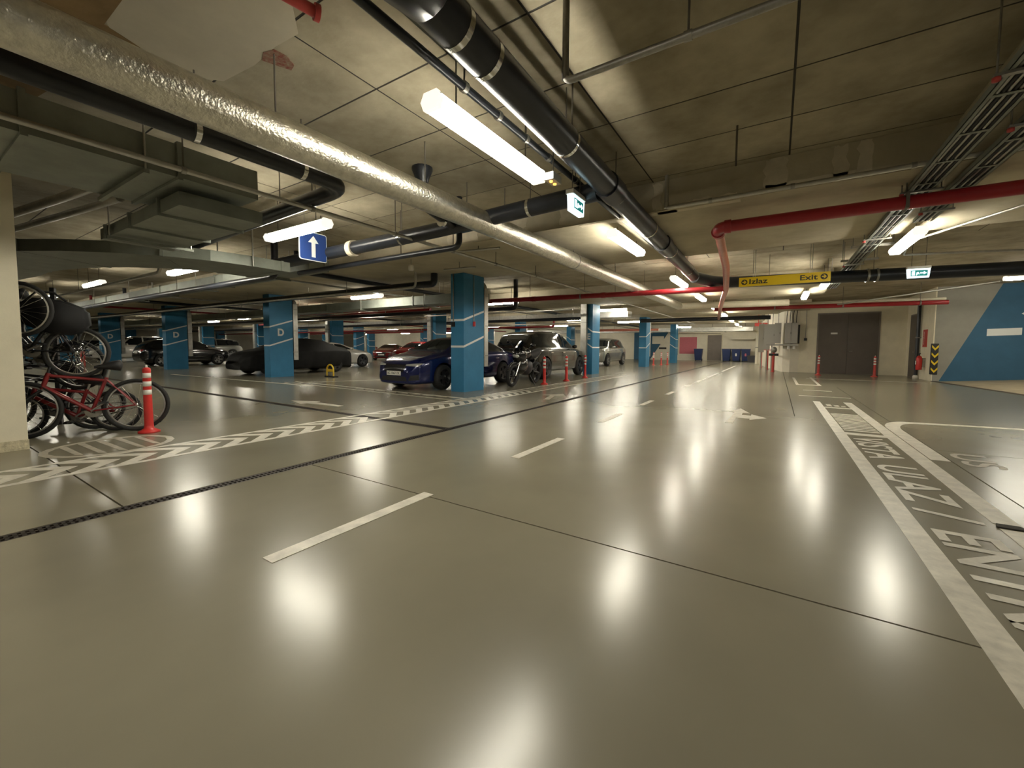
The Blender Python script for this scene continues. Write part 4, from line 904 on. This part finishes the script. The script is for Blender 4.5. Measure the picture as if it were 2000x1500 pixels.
for k,(x,y,p,c,n) in enumerate([(-34.5,21,HATCH,'car_black','distant black hatchback in the second row'),(-30.5,17.5,SEDAN,'car_black','distant black sedan left of the covered cars'),(-44,17,SUV,'car_silver','distant silver tall car deep at the left'),(-47.5,9.6,HATCH,'car_black','distant dark hatchback behind the bicycles')]):
    car(p,{id(HATCH):'hatch',id(SEDAN):'sedan',id(SUV):'suv'}[id(p)],c,(x,y),FN,n)

# ================================================================ MOTORCYCLE
mc=empty('motorcycle',(-6.5,10.78,0),FN+R(0),label='black sport motorcycle with round headlight leaning between sedan and grey car',cat='motorcycle')
mc.rotation_euler=(R(-7),0,FN+R(4)); mc.scale=(1.08,1.1,1.13)
def mwheel(x,r,wd,par):
    mt=Matrix.Translation((x,0,r))@Matrix.Rotation(PI/2,4,'X')
    w_=MB().lathe([(r*.72,-wd*.3),(r*.86,-wd*.5),(r*.97,-wd*.3),(r,0),(r*.97,wd*.3),(r*.86,wd*.5),(r*.72,wd*.3)],30,mt).build('wheel','rubber',par)
    b=MB().lathe([(r*.74,-wd*.3),(r*.70,-wd*.2),(r*.70,wd*.2),(r*.74,wd*.3)],30,mt).lathe([(0,-.06),(.05,-.06),(.05,.06),(0,.06)],12,mt)
    for k in range(6):
        a=PI*k/3; b.cyl(mt@Vector((.04*math.cos(a),.04*math.sin(a),0)),mt@Vector((r*.71*math.cos(a),r*.71*math.sin(a),0)),.014,n=6)
    b.build('rim','alloy_dark',w_); MB().lathe([(.07,.062),(r*.5,.062),(r*.5,.068),(.07,.068)],24,mt).build('brake_disc','chrome',w_)
mwheel(.70,.30,.12,mc); mwheel(-.70,.31,.17,mc)
for s in (-.09,.09): MB().cyl((.70,s,.30),(.44,s,.88),.026,n=10).build('fork','chrome',mc)
MB().tube([(-.75,.0,.34),(-.45,.03,.42),(-.1,.04,.42)],[.03,.05,.05],8).tube([(-.72,-.1,.31),(-.3,-.1,.38)],.03,8).tube([(-.72,.1,.31),(-.3,.1,.38)],.03,8).build('swingarm','black',mc)
def ell(c,r,n=14,m_=9):
    return MB().lathe([(math.sin(PI*i/m_),-math.cos(PI*i/m_)) for i in range(m_+1)],n,Matrix.Translation(c)@Matrix.Diagonal((*r,1)))
ell((-.02,0,.48),(.32,.17,.22)).build('engine','alloy_dark',mc); ell((.12,0,.86),(.30,.16,.15)).build('fuel_tank','black_gloss',mc)
b=ell((.42,0,.82),(.26,.20,.25)); b.build('front_fairing','black_gloss',mc); ell((.30,0,.55),(.34,.19,.24)).build('belly_fairing','black_gloss',mc)
ell((.60,.0,.80),(.085,.115,.075)).build('headlight','glass_lamp',mc)
MB().add([(.60,-.13,.93),(.60,.13,.93),(.38,.10,1.16),(.38,-.10,1.16),(.66,0,.95),(.42,0,1.19)],[(0,4,5,3),(4,1,2,5),(3,5,4,0),(5,2,1,4)],True).build('windscreen','glass_dark',mc)
MB().tube([(-.08,0,.80),(-.35,0,.80),(-.62,0,.88),(-.85,0,.96)],[.12,.13,.11,.06],10).build('seat','rubber',mc); MB().tube([(-.3,0,.70),(-.6,0,.78),(-.95,0,.90)],[.12,.09,.03],8).build('tail_fairing','black_gloss',mc)
MB().tube([(.40,-.34,.93),(.38,-.18,.96),(.38,.18,.96),(.40,.34,.93)],.015,8).build('handlebar','black',mc)
for s in (-1,1): MB().cyl((.40,s*.2,.98),(.44,s*.33,1.10),.008,n=6).build('mirror_stalk','black',mc); ell((.44,s*.36,1.12),(.03,.07,.04)).build('mirror','black_gloss',mc)
MB().tube([(.1,-.14,.30),(-.3,-.16,.28),(-.55,-.17,.40),(-.85,-.18,.55)],[.03,.035,.055,.06],10).build('exhaust','chrome',mc); MB().cyl((-.1,.12,.28),(-.12,.32,.02),.014,n=6).build('side_stand','black',mc)
MB().tube([(.98,0,.44)]+[(.70+.33*math.cos(a),0,.30+.33*math.sin(a)) for a in np.linspace(.4,2.2,8)],.035,6).build('front_mudguard','black_gloss',mc)

# ================================================================ BICYCLES
def bicycle(name,mtx,label,frame='bike_red',rw=.335,wb=1.02,tyre='rubber',fat=.024,saddle=True,kid=False,disc=False):
    t=place(name,None,label=label,cat='bicycle',group=None); t.matrix_world=mtx
    def bw(x):
        mt=Matrix.Translation((x,0,rw))@Matrix.Rotation(PI/2,4,'X')
        w_=MB().tube([mt@Vector(((rw-fat)*math.cos(a),(rw-fat)*math.sin(a),0)) for a in np.linspace(0,2*PI,32,endpoint=False)],fat,8,closed=True).build('wheel',tyre,t)
        MB().lathe([(rw-2*fat-.014,-.011),(rw-2*fat+.004,-.013),(rw-2*fat+.004,.013),(rw-2*fat-.014,.011),(rw-2*fat-.014,-.011)],32,mt).build('rim','bike_silver',w_)
        b=MB()
        for k in range(18):
            a=2*PI*k/18; b.cyl(mt@Vector((.018*math.cos(a+.5),.018*math.sin(a+.5),.02*(-1)**k)),mt@Vector(((rw-2*fat-.008)*math.cos(a),(rw-2*fat-.008)*math.sin(a),0)),.0018,n=4,caps=False)
        b.lathe([(0,-.04),(.02,-.035),(.02,.035),(0,.04)],8,mt).build('spokes','chrome',w_)
    xr,xf=-wb*.42,wb*.58; bw(xr); bw(xf)
    k=rw/.335; bb=Vector((0,0,rw-.05)); st=Vector((-.14*k,0,rw+.36*k)); hd=Vector((xf-.20*k,0,rw+.40*k)); hb=Vector((xf-.16*k,0,rw+.27*k))
    tb=.020
    MB().cyl(bb,st,tb).cyl(st-Vector((0,0,.04)),hd,tb*.95).cyl(bb,hb,tb*1.25).cyl(hb-Vector((-.008,0,.03)),hd+Vector((-.01,0,.03)),tb*1.2).build('frame',frame,t)
    b=MB()
    for s in (-.055,.055): b.tube([bb+Vector((0,s*.5,0)),(xr,s,rw)],.010,8).tube([st+Vector((0,s*.4,-.03)),(xr,s,rw)],.009,8)
    b.build('rear_stays',frame,t)
    b=MB()
    for s in (-.05,.05): b.tube([hb+Vector((.005,s*.7,-.04)),(xf-.02,s,rw+.12),(xf,s,rw)],.013,8)
    b.build('fork','bike_dark',t)
    MB().cyl(hd,hd+Vector((-.02,0,.10)),.014).tube([hd+Vector((-.02,-.29,.13)),hd+Vector((.02,-.12,.11)),hd+Vector((.02,.12,.11)),hd+Vector((-.02,.29,.13))],.012,8).build('handlebar','bike_dark',t)
    for s in (-1,1): MB().cyl(hd+Vector((-.02,s*.19,.125)),hd+Vector((-.02,s*.30,.131)),.017).build('grip','rubber',t)
    if saddle:
        MB().cyl(st-Vector((0,0,.02)),st+Vector((-.035,0,.12*k)),.013).build('seat_post','bike_silver',t)
        sp=st+Vector((-.035,0,.135*k)); MB().tube([sp+Vector((-.12,0,.01)),sp+Vector((-.10,0,.012)),sp+Vector((-.02,0,.01)),sp+Vector((.08,0,0)),sp+Vector((.15,0,-.005))],[.03,.075,.06,.03,.016],10).build('saddle','black',t)
    MB().lathe([(.03,-.004),(.085,-.003),(.09,0),(.085,.003),(.03,.004)],24,Matrix.Translation(bb+Vector((0,-.045,0)))@Matrix.Rotation(PI/2,4,'X')).cyl(bb+Vector((0,-.05,0)),bb+Vector((.13,-.065,-.10)),.010).cyl(bb+Vector((0,.05,0)),bb+Vector((-.13,.065,.10)),.010).build('crankset','bike_silver',t)
    MB().box(bb+Vector((.09,-.14,-.115)),bb+Vector((.17,-.065,-.09))).build('pedal','black',t); MB().box(bb+Vector((-.17,.065,.09)),bb+Vector((-.09,.14,.115))).build('pedal','black',t)
    b=MB(); b.tube([bb+Vector((0,-.045,.088)),Vector((xr,-.045,rw+.035))],.004,5).tube([bb+Vector((0,-.045,-.088)),Vector((xr,-.045,rw-.035))],.004,5).build('chain','rubber_worn',t)
    return t
def T(x,y,z,rz,rx=0,ry=0): return Matrix.Translation((x,y,z))@Matrix.Rotation(R(rz),4,'Z')@Matrix.Rotation(R(ry),4,'Y')@Matrix.Rotation(R(rx),4,'X')
# floor bicycles: rear wheels towards the red post, fronts behind the wall end
def bike_at(rx,ry,a,lean,label,frame,rw,wb,**k):
    d=(math.cos(R(a)),math.sin(R(a))); return bicycle('bicycle',T(rx+d[0]*.42*wb,ry+d[1]*.42*wb,0,a,lean),label,frame,rw=rw,wb=wb,**k)
bike_at(-7.18,1.90,245,4,'red bicycle with its large rear wheel behind the red post','bike_red',.35,1.03,fat=.026)
bike_at(-7.42,1.76,238,-3,'small dark red bicycle whose small rear wheel shows inside the large one','bike_red',.275,.92)
bike_at(-7.78,1.62,236,5,'dark bicycle behind the red ones, lowest in the heap','bike_dark',.33,1.0)
bike_at(-8.15,1.75,228,-6,'dark bicycle at the back of the bicycle heap','bike_dark',.34,1.02)
# bicycles on the upper rack
bicycle('bicycle',T(-7.75,1.02,.80,238,3,-10),'black bicycle on the upper rack with its wheel arching to the right','bike_dark',rw=.33)
bicycle('bicycle',T(-7.62,.78,1.06,236,2,30),'teal bicycle hung high with its wheel by the cream wall','bike_teal',rw=.33,fat=.022)
bicycle('bicycle',T(-8.1,1.12,.72,226,-4,-20),'dark bicycle hung behind the black one','bike_dark',rw=.33,fat=.022)
bicycle('bicycle',T(-8.35,1.05,.95,232,5,14),'silver bicycle hung at the back of the upper rack','bike_silver',rw=.33,fat=.022)
rk=empty('bicycle_rack',(-9.0,1.0,0),R(55),label='dark steel frame rack carrying the hung bicycles',cat='rack')
for x in (-.7,.55): MB().box((x-.025,-.025,0),(x+.025,.025,1.95)).build('upright','bike_dark',rk)
for z in (.82,1.7): MB().box((-.75,-.02,z),(.6,.02,z+.045)).build('crossbar','bike_dark',rk)
for x in (-.4,.0,.35): MB().tube([(x,0,1.7),(x,-.2,1.72),(x,-.24,1.80)],.01,6).build('hook','steel',rk)
# black bag / cover thrown over the upper bicycle
bg=MB(); q=[(-.34,.10),(-.20,.24),(.10,.22),(.30,.12),(.32,-.12),(.18,-.22),(-.06,-.20),(-.30,-.06)]
bm=bmesh.new()
fr=[bm.verts.new((a,-.10+.02*math.sin(5*a),b)) for a,b in q]; bk=[bm.verts.new((a*.95,.12,b*.95)) for a,b in q]
bm.faces.new(fr[::-1]); bm.faces.new(bk)
for i in range(len(q)): bm.faces.new((fr[i],fr[(i+1)%len(q)],bk[(i+1)%len(q)],bk[i]))
bmesh.ops.recalc_face_normals(bm,faces=bm.faces[:]); bmesh.ops.bevel(bm,geom=bm.edges[:],offset=.035,segments=3,affect='EDGES')
bag=empty('black_bag',(-7.60,1.28,1.48),R(60),label='bulky black bag lying on top of the hung bicycles',cat='bag'); place('bag_body',bm_mesh('bag_body',bm,'bag',True),bag)
MB().tube([(-.2,-.12,.2),(-.1,-.15,.30),(.05,-.15,.30),(.15,-.12,.2)],.012,6).build('strap','bag',bag)
bh=empty('helmet',(-7.62,1.42,1.06),R(30),label='dark glossy cycling helmet on the bicycle heap',cat='helmet'); MB().lathe([(.11,0),(.115,.04),(.09,.10),(.04,.135),(0,.14)],16,Matrix.Diagonal((1.25,.95,1,1))).build('shell','black_gloss',bh); MB().tube([(.1,-.09,.01),(.04,-.05,-.09),(.04,.05,-.09),(.1,.09,.01)],.006,5).build('chin_strap','bag',bh)

# ================================================================ BINS
def wheelie(x,y,mark,label):
    t=empty('wheeled_bin',(x,y,0),label=label,cat='bin',group='blue wheeled bins')
    b=MB(); lo=[(-.26,-.27),(.26,-.27),(.26,.25),(-.26,.25)]; hi=[(-.33,-.36),(.33,-.36),(.33,.33),(-.33,.33)]
    b.add([(a,c,.06) for a,c in lo]+[(a,c,1.02) for a,c in hi],[(3,2,1,0),(4,5,6,7),(0,1,5,4),(1,2,6,5),(2,3,7,6),(3,0,4,7)]).build('tub','bin_blue',t)
    MB().prism([(-.38,1.02),(.40,1.02),(.40,1.06),(.2,1.12),(-.2,1.12),(-.38,1.07)],'x',-.35,.35).build('lid','bin_blue',t)
    for s in (-.27,.27): MB().cyl((s-.03,.24,.1),(s+.03,.24,.1),.10,n=16).build('wheel','rubber',t)
    MB().cyl((-.3,.40,1.0),(.3,.40,1.0),.018,n=8).build('handle','bin_blue',t)
    if mark: MB().prism([(-.06,.48),(.06,.48),(.075,.60),(.05,.72),(-.05,.72),(-.075,.60)],'y',-.345,-.325).build('badge',mark,t)
wheelie(-6.05,41.2,None,'single blue wheeled bin left of the far grey door'); wheelie(-3.75,41.2,None,'left of three blue wheeled bins under the white duct'); wheelie(-2.98,41.2,'white','middle of three blue wheeled bins, with white badge'); wheelie(-2.25,41.2,'poster_pink','right of three blue wheeled bins, with red badge')

# ================================================================ CABINETS ON THE CURVED WALL
cb=empty('electrical_cabinet',(.30,24.0,1.40),0,label='large grey electrical cabinet with cables on the white curved wall',cat='cabinet')
MB().box((0,0,0),(.52,.33,1.0)).build('body','cabinet',cb)
MB().box((.015,-.02,.02),(.25,-.001,.98)).build('door_panel','cabinet',cb); MB().box((.27,-.02,.02),(.505,-.001,.98)).build('door_panel','cabinet',cb)
MB().box((.235,-.035,.45),(.25,-.021,.56)).build('latch','ink',cb); MB().box((-.75,-.05,-.10),(.55,.34,-.03)).build('support_shelf','steel',cb)
for k in range(4): MB().tube([(.06+.13*k,.15,1.0),(.06+.13*k,.15,1.35),(.1+.13*k,.3,1.7),(.1+.13*k,.3,1.95)],.016,6).build('cable','rubber',cb)
MB().box((.53,.05,.0),(.60,.12,.9)).build('side_conduit','rubber',cb)
for k in range(2): MB().box((.12+.22*k,.05,-.26),(.22+.22*k,.15,-.10)).build('gland_box','white_plastic',cb)
for k,(x,y,h,z,n) in enumerate([(.02,24.25,1.0,1.42,'narrow grey cabinet beside the large electrical cabinet'),(-.22,24.9,1.1,1.3,'third grey cabinet panel along the curved wall'),(-.45,25.9,1.35,1.1,'fourth grey cabinet panel along the curved wall'),(-.75,27.4,1.6,.95,'farthest pale cabinet panel along the curved wall')]):
    c2=empty('electrical_cabinet',(x,y,z),0,label=n,cat='cabinet'); MB().box((-.15,0,0),(.13,.28,h)).build('body','cabinet',c2); MB().box((-.13,-.018,.03),(.11,-.001,h-.03)).build('door_panel','cabinet',c2); MB().box((.07,-.03,h*.45),(.085,-.019,h*.45+.1)).build('latch','ink',c2)
    MB().cyl((0,.14,h),(0,.14,top_at(x,y)-.01-z),.018,n=6).build('conduit','steel',c2)
    if k: MB().box((-.03,.1,-z),(.03,.16,0)).build('stand_leg','steel',c2)
pu=empty('pump_set',(-.12,23.95,0),label='grey pump and valve unit below the electrical cabinet',cat='pump')
ell((0,0,1.1),(.14,.16,.16)).build('motor','steel',pu); MB().cyl((0,0,.0),(0,0,.98),.05).build('stand','red_faded',pu); MB().cyl((-.2,0,.86),(.2,0,.86),.06).build('valve','alloy_dark',pu)
gr=empty('guard_rail',(0,0,0),label='thin red rail joining the guard posts by the curved wall',cat='rail'); MB().tube([(-.78,29.25,1.08),(-.42,26.75,1.08),(-.14,24.25,1.08)],.025,6).build('rail','red_faded',gr)
wp=empty('wall_riser',(-1.25,36,0),label='white vertical pipe with elbow at the far end of the curved wall',cat='pipe'); MB().tube(fillet([(0,0,0),(0,0,2.45),(-2.2,0,2.6)],.25),.11,12).build('pipe_run','white_wall',wp); MB().cyl((0,0,1.2),(0,0,1.26),.125).build('pipe_clamp','steel',wp)
sb=empty('pull_switch',(1.15,24.5,1.55),label='small black button box on a conduit left of the brown door',cat='switch'); MB().box((-.06,-.07,0),(.06,-.001,.12)).build('box','black',sb); MB().cyl((0,-.02,.12),(0,-.02,1.45),.012,n=6).build('conduit','steel',sb)
MB().box((-1.1,39.6,0),(-.2,41,0)) 
tk=empty('grey_crate',(-1.72,40.2,0),label='grey plastic crate at the end of the bin row',cat='crate'); MB().prism([(-.3,0),(.3,0),(.36,.5),(-.36,.5)],'y',-.4,.4).build('tub','alloy_dark',tk); MB().box((-.38,-.42,.5),(.38,.42,.56)).build('rim','alloy_dark',tk)
hs=empty('red_pipe_end',(-2.54,1.62,3.26),label='dark red pipe stub with flange at the top left of the lane ceiling',cat='pipe'); MB().cyl((-.12,-.6,0),(.0,.0,0),.035).build('pipe_run','red_faded',hs); MB().cyl((0,0,0),(.01,.03,0),.05).build('flange','red_faded',hs); MB().cyl((-.06,-.3,.03),(-.06,-.3,.14),.008,n=6).build('hanger_rod','rod',hs)
